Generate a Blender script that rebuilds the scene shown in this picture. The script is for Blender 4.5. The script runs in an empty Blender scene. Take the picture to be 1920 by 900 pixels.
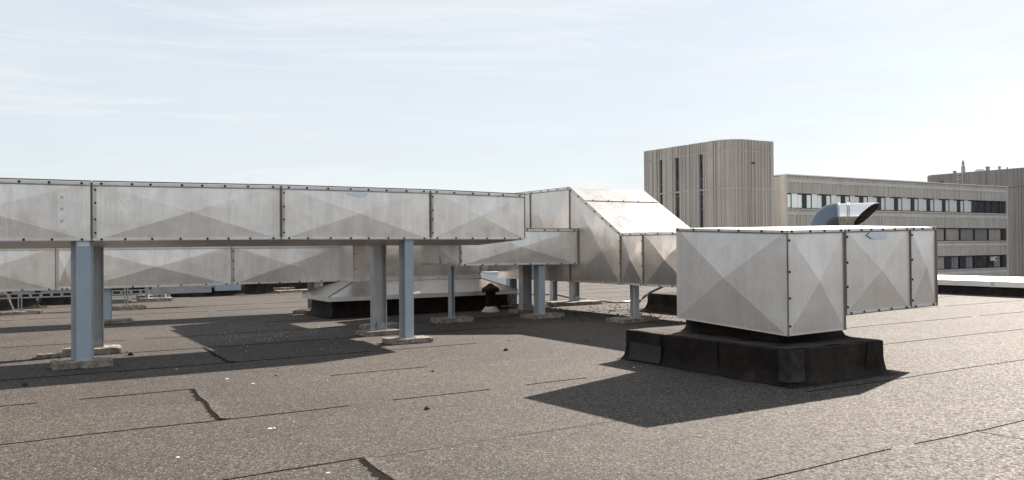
import bpy, bmesh, math, random
from mathutils import Vector, Matrix, noise
random.seed(7)
sc = bpy.context.scene
COL = sc.collection
R = math.radians

# ------------------------------------------------------------------ frame of reference
# world X runs along the ducts (to the right and away), world Y across them (to the left and away)
F = 1555.0; EYE = 1.65
YAW = R(58.3)
SX, CX = math.sin(YAW), math.cos(YAW)          # camera right = (SX,-CX), camera forward = (CX,SX)
def S(u, t):
    """length along X at which a vertical line in the plane Y=t stands under image column u"""
    k = (u-960)/F
    return t*(SX*k+CX)/(SX-CX*k)
def G(u, v):
    """ground point seen at photo pixel u,v (flat roof)"""
    h = 461.4-0.0085*(u-960)
    d = EYE*F/(v-h); x = (u-960)*d/F
    return (SX*x+CX*d, -CX*x+SX*d)

# ------------------------------------------------------------------ materials
def new_mat(name):
    m = bpy.data.materials.new(name); m.use_nodes = True
    nt = m.node_tree; b = nt.nodes['Principled BSDF']
    return m, nt, b
def N(nt, typ, **kw):
    n = nt.nodes.new(typ)
    for k, v in kw.items():
        if k.startswith('i_'): n.inputs[k[2:].replace('_', ' ')].default_value = v
        else: setattr(n, k, v)
    return n
def L(nt, a, b): nt.links.new(a, b)
def ramp(nt, src, stops):
    r = nt.nodes.new('ShaderNodeValToRGB')
    e = r.color_ramp.elements
    while len(e) < len(stops): e.new(0.5)
    for i, (p, c) in enumerate(stops):
        e[i].position = p
        e[i].color = (c, c, c, 1) if not isinstance(c, tuple) else (*c, 1)
    L(nt, src, r.inputs[0]); return r.outputs[0]
def coords(nt, scale=(1, 1, 1), kind='Object', rot=(0, 0, 0)):
    tc = nt.nodes.new('ShaderNodeTexCoord'); mp = nt.nodes.new('ShaderNodeMapping')
    mp.inputs['Scale'].default_value = scale; mp.inputs['Rotation'].default_value = rot
    L(nt, tc.outputs[kind], mp.inputs[0]); return mp.outputs[0]
def noise_tex(nt, vec, scale, detail=4, rough=0.55, dist=0.0):
    n = nt.nodes.new('ShaderNodeTexNoise')
    n.inputs['Scale'].default_value = scale; n.inputs['Detail'].default_value = detail
    n.inputs['Roughness'].default_value = rough; n.inputs['Distortion'].default_value = dist
    L(nt, vec, n.inputs['Vector']); return n.outputs['Fac']
def mix(nt, fac, a, b, mode='MIX'):
    m = nt.nodes.new('ShaderNodeMix'); m.data_type = 'RGBA'; m.blend_type = mode
    for sock, val in ((m.inputs[0], fac), (m.inputs[6], a), (m.inputs[7], b)):
        if hasattr(val, 'links'): L(nt, val, sock)
        elif isinstance(val, tuple): sock.default_value = (*val, 1)
        else: sock.default_value = val
    return m.outputs[2]
def bump(nt, b, h, strength, dist, prev=None):
    n = nt.nodes.new('ShaderNodeBump'); n.inputs['Strength'].default_value = strength
    n.inputs['Distance'].default_value = dist
    L(nt, h, n.inputs['Height'])
    if prev is not None: L(nt, prev, n.inputs['Normal'])
    L(nt, n.outputs[0], b.inputs['Normal']); return n.outputs[0]

def metal_mat(name, c1, c2, rough=0.42, metallic=0.7, stain=0.5, wave=0.25, seed=0.0):
    m, nt, b = new_mat(name)
    v = coords(nt, (1.0, 1.0, 0.22))
    streak = noise_tex(nt, v, 5.0, 6, 0.62)
    blotch = noise_tex(nt, coords(nt), 1.1, 5, 0.6, 0.6)
    fine = noise_tex(nt, coords(nt), 34.0, 5, 0.8)
    tide = noise_tex(nt, coords(nt, (1.0, 1.0, 0.55)), 1.45, 5, 0.55, 1.2)
    c = mix(nt, ramp(nt, blotch, [(0.36, 0.0), (0.64, 1.0)]), c1, c2)
    dirt = tuple(x*y for x, y in zip(c1, (0.665, 0.62, 0.58)))
    c = mix(nt, ramp(nt, streak, [(0.45, 0.0), (0.9, 0.8*stain)]), c, dirt)
    c = mix(nt, ramp(nt, tide, [(0.50, 0.0), (0.53, 0.26*stain), (0.60, 0.16*stain), (0.74, 0.05*stain)]), c, dirt)
    rim = noise_tex(nt, coords(nt, (1.0, 1.0, 0.35)), 2.3, 6, 0.6, 0.5)
    c = mix(nt, ramp(nt, rim, [(0.56, 0.0), (0.60, 0.22*stain), (0.75, 0.30*stain)]), c, dirt)
    light = tuple(min(1, x*1.22) for x in c2)
    dv = coords(nt, (1.0, 1.0, 0.035))
    drip = noise_tex(nt, dv, 13.0, 3, 0.6)
    c = mix(nt, ramp(nt, drip, [(0.58, 0.0), (0.66, 0.30*stain), (0.74, 0.2*stain)]), c, dirt)
    st2 = noise_tex(nt, coords(nt, (2.6, 2.6, 0.1)), 7.0, 4, 0.6)
    c = mix(nt, ramp(nt, st2, [(0.56, 0.0), (0.8, 0.6*stain)]), c, light)
    spots = noise_tex(nt, coords(nt), 9.0, 3, 0.5)
    c = mix(nt, ramp(nt, spots, [(0.68, 0.0), (0.73, 0.5*stain)]), c, dirt)
    c = mix(nt, ramp(nt, fine, [(0.30, 0.30), (0.60, 0.0)]), c, dirt)
    L(nt, c, b.inputs['Base Color'])
    b.inputs['Metallic'].default_value = metallic
    rr = nt.nodes.new('ShaderNodeMapRange'); rr.inputs[3].default_value = rough-0.08; rr.inputs[4].default_value = rough+0.16
    L(nt, streak, rr.inputs[0]); L(nt, rr.outputs[0], b.inputs['Roughness'])
    wv = noise_tex(nt, coords(nt), 1.6, 2, 0.4)
    p = bump(nt, b, wv, wave, 0.06)
    bump(nt, b, fine, 0.05, 0.004, p)
    return m
M = {}
M['duct'] = metal_mat('galvanised_sheet_weathered', (0.765, 0.738, 0.71), (0.83, 0.812, 0.79), 0.36, 0.72, 0.75, 0.4)
M['duct_box'] = metal_mat('galvanised_sheet_box', (0.715, 0.69, 0.668), (0.775, 0.755, 0.733), 0.40, 0.7, 0.45, 0.4)
M['duct_shiny'] = metal_mat('galvanised_sheet_smooth', (0.61, 0.58, 0.555), (0.68, 0.655, 0.63), 0.28, 0.82, 0.45, 0.6)
M['flange'] = metal_mat('flange_steel', (0.40, 0.38, 0.36), (0.62, 0.60, 0.58), 0.42, 0.6, 0.6)
M['bright'] = metal_mat('bright_edge_steel', (0.62, 0.62, 0.62), (0.75, 0.75, 0.75), 0.38, 0.6, 0.3)
M['seam'] = metal_mat('seam_dirty_steel', (0.16, 0.14, 0.13), (0.28, 0.25, 0.23), 0.6, 0.3, 0.6)

def plain_mat(name, col, rough=0.7, metallic=0.0, var=0.25, scale=6.0, bumpv=0.0, spec=0.5):
    m, nt, b = new_mat(name)
    n = noise_tex(nt, coords(nt), scale, 6, 0.62)
    d = tuple(x*(1-var) for x in col); l = tuple(min(1, x*(1+var)) for x in col)
    L(nt, mix(nt, ramp(nt, n, [(0.3, 0.0), (0.7, 1.0)]), d, l), b.inputs['Base Color'])
    b.inputs['Roughness'].default_value = rough; b.inputs['Metallic'].default_value = metallic
    b.inputs['Specular IOR Level'].default_value = spec
    if bumpv: bump(nt, b, n, bumpv, 0.03)
    return m
M['bolt'] = plain_mat('rusty_bolt', (0.06, 0.045, 0.038), 0.7, 0.3)
M['blue'] = metal_mat('blue_grey_steel_paint', (0.30, 0.37, 0.44), (0.35, 0.43, 0.50), 0.5, 0.0, 0.4, 0.1)
M['grey_post'] = plain_mat('galvanised_post', (0.42, 0.435, 0.445), 0.5, 0.3, 0.16, 3.0)
M['tray'] = plain_mat('cable_tray_zinc', (0.27, 0.29, 0.31), 0.6, 0.2, 0.2)
M['dark_hole'] = plain_mat('dark_opening', (0.02, 0.02, 0.022), 0.8)
M['tape'] = plain_mat('pale_label', (0.66, 0.72, 0.78), 0.5, 0, 0.06)
M['rubber'] = plain_mat('black_hose', (0.025, 0.023, 0.022), 0.6)
M['conc_slab'] = plain_mat('rough_concrete_paver', (0.215, 0.19, 0.16), 0.95, 0, 0.65, 11.0, 1.0)
M['wood'] = plain_mat('grey_wood', (0.24, 0.22, 0.20), 0.85, 0, 0.3, 12)
M['white_collar'] = plain_mat('white_collar', (0.45, 0.43, 0.41), 0.7, 0, 0.3, 14)
M['cowl_blue'] = plain_mat('cowl_painted', (0.11, 0.145, 0.18), 0.25, 0.4, 0.1, 3)
M['clod'] = plain_mat('dark_clod', (0.03, 0.025, 0.02), 0.9)
M['speck'] = plain_mat('pale_chip', (0.62, 0.60, 0.56), 0.8)
M['moss'] = plain_mat('moss_dirt', (0.045, 0.035, 0.024), 0.95, 0, 0.4)

def bitumen_mat():
    m, nt, b = new_mat('black_bitumen_sheet')
    n = noise_tex(nt, coords(nt), 3.0, 6, 0.6, 0.4); f = noise_tex(nt, coords(nt), 60, 4, 0.7)
    c = mix(nt, ramp(nt, n, [(0.35, 0.0), (0.7, 1.0)]), (0.0085, 0.0065, 0.0053), (0.023, 0.0175, 0.014))
    dust = noise_tex(nt, coords(nt, (1, 1, 0.5)), 1.8, 7, 0.7)
    c = mix(nt, ramp(nt, dust, [(0.52, 0.0), (0.75, 0.45)]), c, (0.075, 0.060, 0.048))
    L(nt, c, b.inputs['Base Color']); b.inputs['Roughness'].default_value = 0.7; b.inputs['Specular IOR Level'].default_value = 0.14
    p = bump(nt, b, n, 0.8, 0.06); bump(nt, b, f, 0.25, 0.003, p)
    return m
M['bitumen'] = bitumen_mat()
M['felt_shiny'] = plain_mat('shiny_torched_felt', (0.020, 0.016, 0.014), 0.6, 0, 0.3, 5, 0.25, 0.3)

def roof_mat(name='mineral_roof_felt'):
    m, nt, b = new_mat(name)
    co = coords(nt)
    def cells(scale):
        v = nt.nodes.new('ShaderNodeTexVoronoi'); v.inputs['Scale'].default_value = scale
        L(nt, co, v.inputs['Vector']); sp = nt.nodes.new('ShaderNodeSeparateColor'); L(nt, v.outputs['Color'], sp.inputs[0]); return sp.outputs[0], sp.outputs[1]
    a1, a2 = cells(100.0); b1, b2 = cells(50.0)
    g2 = noise_tex(nt, co, 30.0, 4, 0.7)
    big = noise_tex(nt, co, 0.33, 6, 0.62, 0.5)
    mid = noise_tex(nt, coords(nt, (0.35, 1, 1)), 1.7, 6, 0.65)
    c = mix(nt, ramp(nt, big, [(0.34, 0.0), (0.66, 1.0)]), (0.0225, 0.0187, 0.0172), (0.040, 0.0313, 0.0258))
    c = mix(nt, ramp(nt, mid, [(0.5, 0.0), (0.8, 0.5)]), c, (0.05, 0.041, 0.033))
    worn = noise_tex(nt, coords(nt, (0.5, 1.0, 1.0)), 0.9, 7, 0.7, 1.0)
    c = mix(nt, ramp(nt, worn, [(0.50, 0.0), (0.58, 0.40), (0.75, 0.6)]), c, (0.056, 0.043, 0.0335))
    c = mix(nt, ramp(nt, worn, [(0.30, 0.55), (0.42, 0.0)]), c, (0.016, 0.0145, 0.014))
    mul = mix(nt, ramp(nt, a1, [(0.0, 0.0), (1.0, 1.0)]), (0.08, 0.08, 0.085), (1.9, 1.85, 1.8))
    c = mix(nt, 1.0, c, mul, 'MULTIPLY')
    mul = mix(nt, ramp(nt, b1, [(0.0, 0.0), (1.0, 1.0)]), (0.22, 0.22, 0.23), (1.85, 1.8, 1.76))
    c = mix(nt, 1.0, c, mul, 'MULTIPLY')
    c = mix(nt, ramp(nt, a2, [(0.90, 0.0), (0.92, 0.7)]), c, (0.22, 0.20, 0.185))
    L(nt, c, b.inputs['Base Color'])
    b.inputs['Specular IOR Level'].default_value = 0.5
    rg = nt.nodes.new('ShaderNodeMapRange'); rg.inputs[3].default_value = 0.76; rg.inputs[4].default_value = 1.0
    L(nt, b2, rg.inputs[0]); L(nt, rg.outputs[0], b.inputs['Roughness'])
    p = bump(nt, b, mid, 0.25, 0.03)
    p = bump(nt, b, b1, 0.5, 0.008, p)
    bump(nt, b, a1, 0.6, 0.005, p)
    return m
M['roof'] = roof_mat()
M['tar'] = plain_mat('tar_bead', (0.010, 0.009, 0.008), 0.95, 0, 0.3, spec=0.08)
M['tan_line'] = plain_mat('tan_dust_line', (0.11, 0.085, 0.06), 0.95, 0, 0.3, 20)
M['granule_edge'] = plain_mat('loose_granules', (0.06, 0.05, 0.04), 0.95, 0, 0.5, 40)

def concrete_mat(name, c1, c2, lines=6.0):
    m, nt, b = new_mat(name)
    v = noise_tex(nt, coords(nt, (3.2, 3.2, 0.03)), 2.0, 3, 0.6)
    n = noise_tex(nt, coords(nt), 0.25, 6, 0.6)
    s = noise_tex(nt, coords(nt, (1, 1, 0.12)), 1.3, 6, 0.65)
    c = mix(nt, ramp(nt, v, [(0.3, 0.0), (0.7, 1.0)]), c1, c2)
    c = mix(nt, ramp(nt, n, [(0.35, 0.25), (0.65, 0.0)]), c, tuple(x*0.55 for x in c1))
    c = mix(nt, ramp(nt, s, [(0.52, 0.0), (0.75, 0.45)]), c, tuple(x*0.5 for x in c1))
    L(nt, c, b.inputs['Base Color']); b.inputs['Roughness'].default_value = 0.9
    return m
M['tower'] = concrete_mat('ribbed_concrete', (0.405, 0.375, 0.35), (0.46, 0.43, 0.405))
M['wing'] = concrete_mat('wing_concrete', (0.40, 0.378, 0.357), (0.46, 0.438, 0.418))
M['band'] = concrete_mat('smooth_band_concrete', (0.48, 0.455, 0.43), (0.55, 0.525, 0.50))
M['farwall'] = concrete_mat('far_wall_cladding', (0.23, 0.21, 0.205), (0.29, 0.268, 0.26))
M['coping'] = plain_mat('metal_coping', (0.62, 0.66, 0.70), 0.4, 0.3, 0.05)
M['frame'] = plain_mat('dark_window_frame', (0.032, 0.029, 0.029), 0.6)
M['mullion'] = plain_mat('brown_mullion', (0.16, 0.145, 0.14), 0.6)
M['glass_bright'] = plain_mat('window_glass_bright', (0.84, 0.88, 0.89), 0.2, 0.35, 0.04, 0.6)  # sky reflection in the panes painted as a pale base colour
M['glass_dark'] = plain_mat('window_glass_dark', (0.05, 0.055, 0.065), 0.1, 0.25, 0.5, 0.9)
M['blind'] = plain_mat('beige_blind', (0.30, 0.275, 0.25), 0.8, 0, 0.12, 0.8)
M['blind_grey'] = plain_mat('grey_blind', (0.19, 0.178, 0.175), 0.8, 0, 0.12, 0.8)
M['curtain'] = plain_mat('blue_grey_curtain', (0.16, 0.18, 0.21), 0.8, 0, 0.2, 0.8)
M['land'] = plain_mat('far_land', (0.22, 0.21, 0.19), 0.95, 0, 0.5, 0.02)
M['white_paint'] = plain_mat('white_paint', (0.72, 0.72, 0.70), 0.5)

# ------------------------------------------------------------------ mesh helpers
OFF = {}
def tag(o, label=None, cat=None, group=None, kind=None):
    if label: o['label'] = label
    if cat: o['category'] = cat
    if group: o['group'] = group
    if kind: o['kind'] = kind
    return o
def empty(name, loc, label, cat, group=None):
    o = bpy.data.objects.new(name, None); COL.objects.link(o); o.location = loc
    o.empty_display_size = 0.2
    OFF[o.name] = Vector(loc); return tag(o, label, cat, group)

class MB:
    def __init__(self): self.v = []; self.f = []; self.sm = []
    def add(self, vs, fs, smooth=False):
        n = len(self.v); self.v += [Vector(p) for p in vs]
        for f in fs: self.f.append([i+n for i in f]); self.sm.append(smooth)
        return self
    def hexa(self, b, t, skip=()):
        """b, t: four bottom and four top corners, counter-clockwise from above"""
        fs = [(3, 2, 1, 0), (4, 5, 6, 7), (0, 1, 5, 4), (1, 2, 6, 5), (2, 3, 7, 6), (3, 0, 4, 7)]
        return self.add(list(b)+list(t), [f for i, f in enumerate(fs) if i not in skip])
    def box(self, x0, x1, y0, y1, z0, z1):
        return self.hexa([(x0, y0, z0), (x1, y0, z0), (x1, y1, z0), (x0, y1, z0)],
                         [(x0, y0, z1), (x1, y0, z1), (x1, y1, z1), (x0, y1, z1)])
    def bar(self, p, q, w, h, n):
        """bar from p to q; n = outward normal of the surface it lies on; w across, h proud"""
        p, q, n = Vector(p), Vector(q), Vector(n).normalized()
        a = (q-p).normalized(); s = a.cross(n).normalized()
        n = s.cross(a).normalized()
        c = [p-s*w/2, p+s*w/2, p+s*w/2+n*h, p-s*w/2+n*h]
        d = [x+(q-p) for x in c]
        return self.add(c+d, [(0, 1, 2, 3), (7, 6, 5, 4), (0, 4, 5, 1), (1, 5, 6, 2), (2, 6, 7, 3), (3, 7, 4, 0)])
    def tube(self, pts, r, seg=10, cap=True, ref0=None):
        pts = [Vector(p) for p in pts]; rings = []
        for i, p in enumerate(pts):
            a = (pts[min(i+1, len(pts)-1)]-pts[max(i-1, 0)]).normalized()
            ref = Vector((0, 0, 1)) if abs(a.z) < 0.9 else Vector((1, 0, 0))
            if ref0 is not None: ref = Vector(ref0)
            x = a.cross(ref).normalized(); y = x.cross(a)
            rr = r[i] if isinstance(r, (list, tuple)) else r
            rings.append([p+(x*math.cos(2*math.pi*k/seg)+y*math.sin(2*math.pi*k/seg))*rr for k in range(seg)])
        vs = [v for ri in rings for v in ri]; fs = []
        for i in range(len(rings)-1):
            for k in range(seg):
                fs.append((i*seg+k, i*seg+(k+1) % seg, (i+1)*seg+(k+1) % seg, (i+1)*seg+k))
        self.add(vs, fs, True)
        if cap:
            self.add(rings[0], [tuple(range(seg))[::-1]]); self.add(rings[-1], [tuple(range(seg))])
        return self
    def lathe(self, c, prof, seg=28, smooth=True):
        """prof = [(r,z)]; about the vertical through c"""
        vs = []; fs = []
        for (r, z) in prof:
            for k in range(seg):
                a = 2*math.pi*k/seg; vs.append((c[0]+r*math.cos(a), c[1]+r*math.sin(a), c[2]+z))
        for i in range(len(prof)-1):
            for k in range(seg):
                fs.append((i*seg+k, i*seg+(k+1) % seg, (i+1)*seg+(k+1) % seg, (i+1)*seg+k))
        return self.add(vs, fs, smooth)
    def build(self, name, mat, parent=None, root=None, fix=True):
        root = root or parent
        off = Vector((0, 0, 0))
        if root is not None:
            r = root
            while r.parent is not None: r = r.parent
            off = OFF.get(r.name, Vector((0, 0, 0)))
        me = bpy.data.meshes.new(name)
        me.from_pydata([tuple(p-off) for p in self.v], [], self.f)
        me.polygons.foreach_set('use_smooth', self.sm)
        me.materials.append(mat); me.update()
        if fix:
            bm = bmesh.new(); bm.from_mesh(me); bmesh.ops.recalc_face_normals(bm, faces=bm.faces); bm.to_mesh(me); bm.free()
        o = bpy.data.objects.new(name, me); COL.objects.link(o)
        if parent is not None: o.parent = parent
        return o

def bevel(o, w, seg=2):
    m = o.modifiers.new('bevel', 'BEVEL'); m.width = w; m.segments = seg; m.limit_method = 'ANGLE'; return o

# one bolt mesh, copied
_bm = MB().lathe((0, 0, 0), [(0.0, 0.013), (0.010, 0.013), (0.016, 0.008), (0.018, 0.0)], 8)
_bolt_mesh = None
def bolt(parent, p, n, scale=1.0):
    global _bolt_mesh
    if _bolt_mesh is None:
        me = bpy.data.meshes.new('bolt'); me.from_pydata([tuple(v) for v in _bm.v], [], _bm.f)
        me.materials.append(M['bolt']); me.update(); _bolt_mesh = me
    o = bpy.data.objects.new('bolt', _bolt_mesh); COL.objects.link(o)
    r = parent
    while r.parent is not None: r = r.parent
    o.parent = parent; o.location = Vector(p)-OFF.get(r.name, Vector())
    o.rotation_mode = 'QUATERNION'; o.rotation_quaternion = Vector((0, 0, 1)).rotation_difference(Vector(n))
    o.scale = (scale,)*3
    return o
def bolts(parent, p, q, n, step, scale=1.0, inset=0.12, jit=0.3):
    p, q = Vector(p), Vector(q); ln = (q-p).length
    k = max(2, int(round((ln-2*inset)/step))+1)
    for i in range(k):
        f = (inset+(ln-2*inset)*i/(k-1))/ln
        f += random.uniform(-jit, jit)*step/ln*0.5 if 0 < i < k-1 else 0
        bolt(parent, p+(q-p)*f, n, scale)

def crossed(mb, a, b, c, d, bulge, inset=0.0, apex=None):
    """cross-broken sheet: the quad a b c d creased along both diagonals, its middle pressed out by bulge"""
    a, b, c, d = map(Vector, (a, b, c, d))
    n = (b-a).cross(d-a).normalized()
    if inset:
        ctr = (a+b+c+d)/4
        ia, ib, ic, id_ = [p+((ctr-p).normalized()*inset*1.4) for p in (a, b, c, d)]
        mb.add([a, b, c, d, ia, ib, ic, id_], [(0, 1, 5, 4), (1, 2, 6, 5), (2, 3, 7, 6), (3, 0, 4, 7)])
        a, b, c, d = ia, ib, ic, id_
    if apex is None:
        # intersection of the diagonals
        u, v, w = c-a, d-b, b-a
        den = (u.cross(v)).dot(n)
        apex = a+u*((w.cross(v)).dot(n)/den)
    ap = Vector(apex)+n*bulge
    mb.add([a, b, c, d, ap], [(0, 1, 4), (1, 2, 4), (2, 3, 4), (3, 0, 4)])

def duct_section(root, x0, x1, y0, y1, zf0, zf1, zb0=None, zb1=None, zr0=None, zr1=None, mat='duct', bulge=0.038,
                 bulge_top=0.012, step=0.42, bs=1.0, ends=(False, False), name='duct_section', bolts_v=True, top_bolts=True,
                 end_bolts=True, bot_bolts=True, trim_left=True, trim_right=True, trim='seam'):
    """a length of rectangular duct along X between x0 and x1; zf = left front bottom/top, zr right, zb back drop"""
    zr0 = zf0 if zr0 is None else zr0; zr1 = zf1 if zr1 is None else zr1
    db0 = 0 if zb0 is None else zb0; db1 = 0 if zb1 is None else zb1
    A = Vector((x0, y0, zf0)); B = Vector((x1, y0, zr0)); C = Vector((x1, y0, zr1)); bs = bs*1.04; D = Vector((x0, y0, zf1))
    A2 = Vector((x0, y1, zf0+db0)); B2 = Vector((x1, y1, zr0+db0)); C2 = Vector((x1, y1, zr1+db1)); D2 = Vector((x0, y1, zf1+db1))
    mb = MB()
    crossed(mb, A, B, C, D, bulge, 0.05)
    crossed(mb, B2, A2, D2, C2, bulge, 0.05)
    crossed(mb, D, C, C2, D2, bulge_top, 0.03)
    crossed(mb, A2, B2, B, A, bulge_top, 0.03)
    if ends[0]: crossed(mb, A2, A, D, D2, bulge*0.8, 0.04)
    if ends[1]: crossed(mb, B, B2, C2, C, bulge*0.8, 0.04)
    o = mb.build(name, M[mat], root, fix=False)
    n = Vector((0, -1, 0)); up = Vector((0, 0, 1))
    h = 0.034
    f = MB()
    f.bar(A+up*h/2, B+up*h/2, h, 0.014, n); f.bar(D-up*h*0.6, C-up*h*0.6, h*1.1, 0.014, n)
    f.bar(A+up*h/2+n*0.014, B+up*h/2+n*0.014, 0.010, 0.008, n)
    f.build('edge_flange', M['bright'], o)
    g = MB()
    g.bar(D+n*0.004+up*0.004, C+n*0.004+up*0.004, 0.026, 0.016, up)           # dirty top lip
    g.bar(D-up*0.052, C-up*0.052, 0.009, 0.016, n)
    if trim_left: g.bar(A+Vector((0.007, 0, 0)), D+Vector((0.006, 0, 0)), 0.009, 0.014, n)
    if trim_right: g.bar(B-Vector((0.007, 0, 0)), C-Vector((0.006, 0, 0)), 0.009, 0.014, n)
    g.build('seam_trim', M[trim], o)
    e = Vector((1, 0, 0))
    if trim_left:
        MB().bar(A+e*0.040+up*0.03, D+e*0.040-up*0.03, 0.034, 0.012, n).build('seam_flange', M['flange'], o)
    if bot_bolts: bolts(o, A+up*0.02+n*0.018, B+up*0.02+n*0.018, n, step, bs)
    if top_bolts: bolts(o, D-up*0.022+n*0.018, C-up*0.022+n*0.018, n, step, bs)
    if bolts_v and trim_left:
        bolts(o, A+e*0.042+n*0.010, D+e*0.042+n*0.010, n, 0.2, bs*0.9, 0.11)
    return o

# ------------------------------------------------------------------ setting: land, roof, sky
land = MB().add([(-3000, -3000, -14), (3000, -3000, -14), (3000, 3000, -14), (-3000, 3000, -14)], [(0, 1, 2, 3)]).build('ground', M['land'])
tag(land, kind='structure')
rf = MB()
pts = [(-40, -16), (26.2, -16), (26.2, 62), (12.6, 62), (12.6, 33.4), (-40, 33.4)]
top = [(x, y, 0.0) for x, y in pts]; bot = [(x, y, -0.35) for x, y in pts]
rf.add([(-40, -16, 0), (26.2, -16, 0), (26.2, 33.4, 0), (-40, 33.4, 0)], [(0, 1, 2, 3)])
rf.add([(12.6, 33.4, 0), (26.2, 33.4, 0), (26.2, 62, 0), (12.6, 62, 0)], [(0, 1, 2, 3)])
roof = rf.build('roof_deck', M['roof']); tag(roof, kind='structure')
sk = MB()
n6 = len(pts)
sk.add([(x, y, -0.004) for x, y in pts]+[(x, y, -14) for x, y in pts],
       [(i, (i+1) % n6, n6+(i+1) % n6, n6+i) for i in range(n6)])
hb = sk.build('building_below', M['wing']); tag(hb, 'pale concrete walls of the building under this flat roof', 'building')

def seam_line(y, x0, x1, w0=0.012, w1=0.028, gap=0.35, wob=0.02, seed=0):
    rnd = random.Random(seed); mb = MB(); x = x0
    while x < x1:
        ln = rnd.uniform(1.5, 6.0)
        if rnd.random() > gap:
            k = max(3, int(ln/0.12)); P = []
            for i in range(k+1):
                xx = x+ln*i/k; w = rnd.uniform(w0, w1)*(0.3+0.7*max(0.0,math.sin(math.pi*i/k))**0.4)
                c = y+wob*noise.noise((xx*0.7, y, seed))*2+rnd.uniform(-0.003, 0.003)
                P.append((xx, c, w))
            vs = []; fs = []
            for (xx, c, w) in P: vs += [(xx, c-w/2, 0.002), (xx, c-w*0.15, 0.007), (xx, c+w/2, 0.002)]
            for i in range(k):
                a = i*3; fs += [(a, a+3, a+4, a+1), (a+1, a+4, a+5, a+2)]
            mb.add(vs, fs)
        x += ln+rnd.uniform(0, 0.3)
    return mb
SE = [(2.0, 0.2), (4.05, 0.1), (6.13, 0.15), (8.28, 0.2), (10.3, 0.35), (12.35, 0.05), (14.45, 0.3), (16.5, 0.2), (18.6, 0.3), (20.7, 0.3), (22.8, 0.3), (24.9, 0.3), (27, 0.3), (29.1, 0.3), (31.2, 0.3)]
def seam_run(y, a, b, w, wob, seed, mat='tar', h=0.007):
    rnd = random.Random(seed); k = max(6, int((b-a)/0.10)); vs = []; fs = []; keep = []
    for i in range(k+1):
        x = a+(b-a)*i/k; c = y+wob*2*noise.noise((x*0.6, y, seed))+0.006*noise.noise((x*5, y, seed))
        ww = w*(0.45+0.9*abs(noise.noise((x*2.3, seed, 1.5)))*2)
        vs += [(x, c-ww/2, 0.001), (x, c-ww*0.1, h), (x, c+ww/2, 0.001)]
    for i in range(k):
        if noise.noise((vs[i*3][0]*0.9, seed+40, 0)) > 0.33: continue
        q = i*3; fs += [(q, q+3, q+4, q+1), (q+1, q+4, q+5, q+2)]
    MB().add(vs, fs).build('roof_seam', M[mat], roof, fix=False)
def seam_cross(x, y0, y1, w, seed):
    k = 30; vs = []; fs = []
    for i in range(k+1):
        y = y0+(y1-y0)*i/k; c = x+0.02*noise.noise((y*2, seed, 0)); ww = w*(0.5+abs(noise.noise((y*5, seed, 3))))
        vs += [(c-ww/2, y, 0.0015), (c+ww/2, y, 0.0015)]
        if i: q = 2*i-2; fs.append((q, q+1, q+3, q+2))
    MB().add(vs, fs).build('roof_seam', M['tar'], roof, fix=False)
seam_cross(7.25, 1.9, 4.04, 0.022, 4)
near = {4.05: [(4.4, 7.3, 0.016), (7.3, 25.5, 0.018), (-3, 2.2, 0.016)], 6.13: [(-6, 2.42, 0.020), (7.6, 25.5, 0.013)],
        8.28: [(-6, 3.1, 0.018), (3.6, 6.2, 0.010), (10, 25.5, 0.012)], 10.3: [(-4, 2.05, 0.010), (3.6, 5.0, 0.012), (11, 25, 0.010)],
        12.35: [(-6, 7.6, 0.018), (12, 25, 0.012)], 14.45: [(-6, 9, 0.014), (14, 25, 0.012)]}
for y, runs in near.items():
    for r_, (a, b, w_) in enumerate(runs): seam_run(y, a, b, w_, 0.025, int(y*10)+r_)
seam_run(6.13, 2.5, 5.2, 0.010, 0.02, 91, 'tan_line', 0.004); seam_run(8.28, 6.3, 9.0, 0.009, 0.02, 92, 'tan_line', 0.004)
seam_run(4.05, 2.3, 4.3, 0.009, 0.02, 93, 'tan_line', 0.004)
for i, (y, gp) in enumerate(SE):
    if y in near: continue
    seam_line(y, -6, 25.5, 0.006, 0.020, gp*0.45, 0.035, i+3).build('roof_seam', M['tar'], roof, fix=False)
def cross_joint(x, y0, y1, seed, lean=0.12):
    rnd = random.Random(seed); k = 70; vs = []; vg = []
    for i in range(k+1):
        f = i/k; yy = y0+(y1-y0)*f; xx = x+lean*(f-0.5)+0.025*noise.noise((yy*2, seed, 0))
        w = 0.03+0.05*abs(noise.noise((yy*7, seed+3, 0)))*2*(0.4+0.6*math.sin(math.pi*f))+rnd.uniform(-0.012, 0.02)
        vs += [(xx-w, yy, 0.001), (xx-0.008, yy, 0.006), (xx+0.004, yy, 0.004)]
        wg = 0.015+0.06*abs(noise.noise((yy*3, seed+9, 0)))
        vg += [(xx-0.004, yy, 0.004), (xx+0.008, yy, 0.014), (xx+0.02+wg, yy, 0.009), (xx+0.10+wg, yy, 0.001)]
    fs = []; fg = []
    for i in range(k):
        a = i*3; b = i*4
        for j in range(2): fs.append((a+j, a+3+j, a+4+j, a+1+j))
        for j in range(3): fg.append((b+j, b+4+j, b+5+j, b+1+j))
    MB().add(vs, fs).build('cross_joint', M['tar'], roof, fix=False)
    MB().add(vg, fg).build('joint_lip', M['roof'], roof, fix=False)
cross_joint(1.86, 8.30, 10.28, 1); cross_joint(2.33, 4.07, 6.12, 2); cross_joint(2.86, 12.4, 14.4, 5, 0.05)


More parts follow.
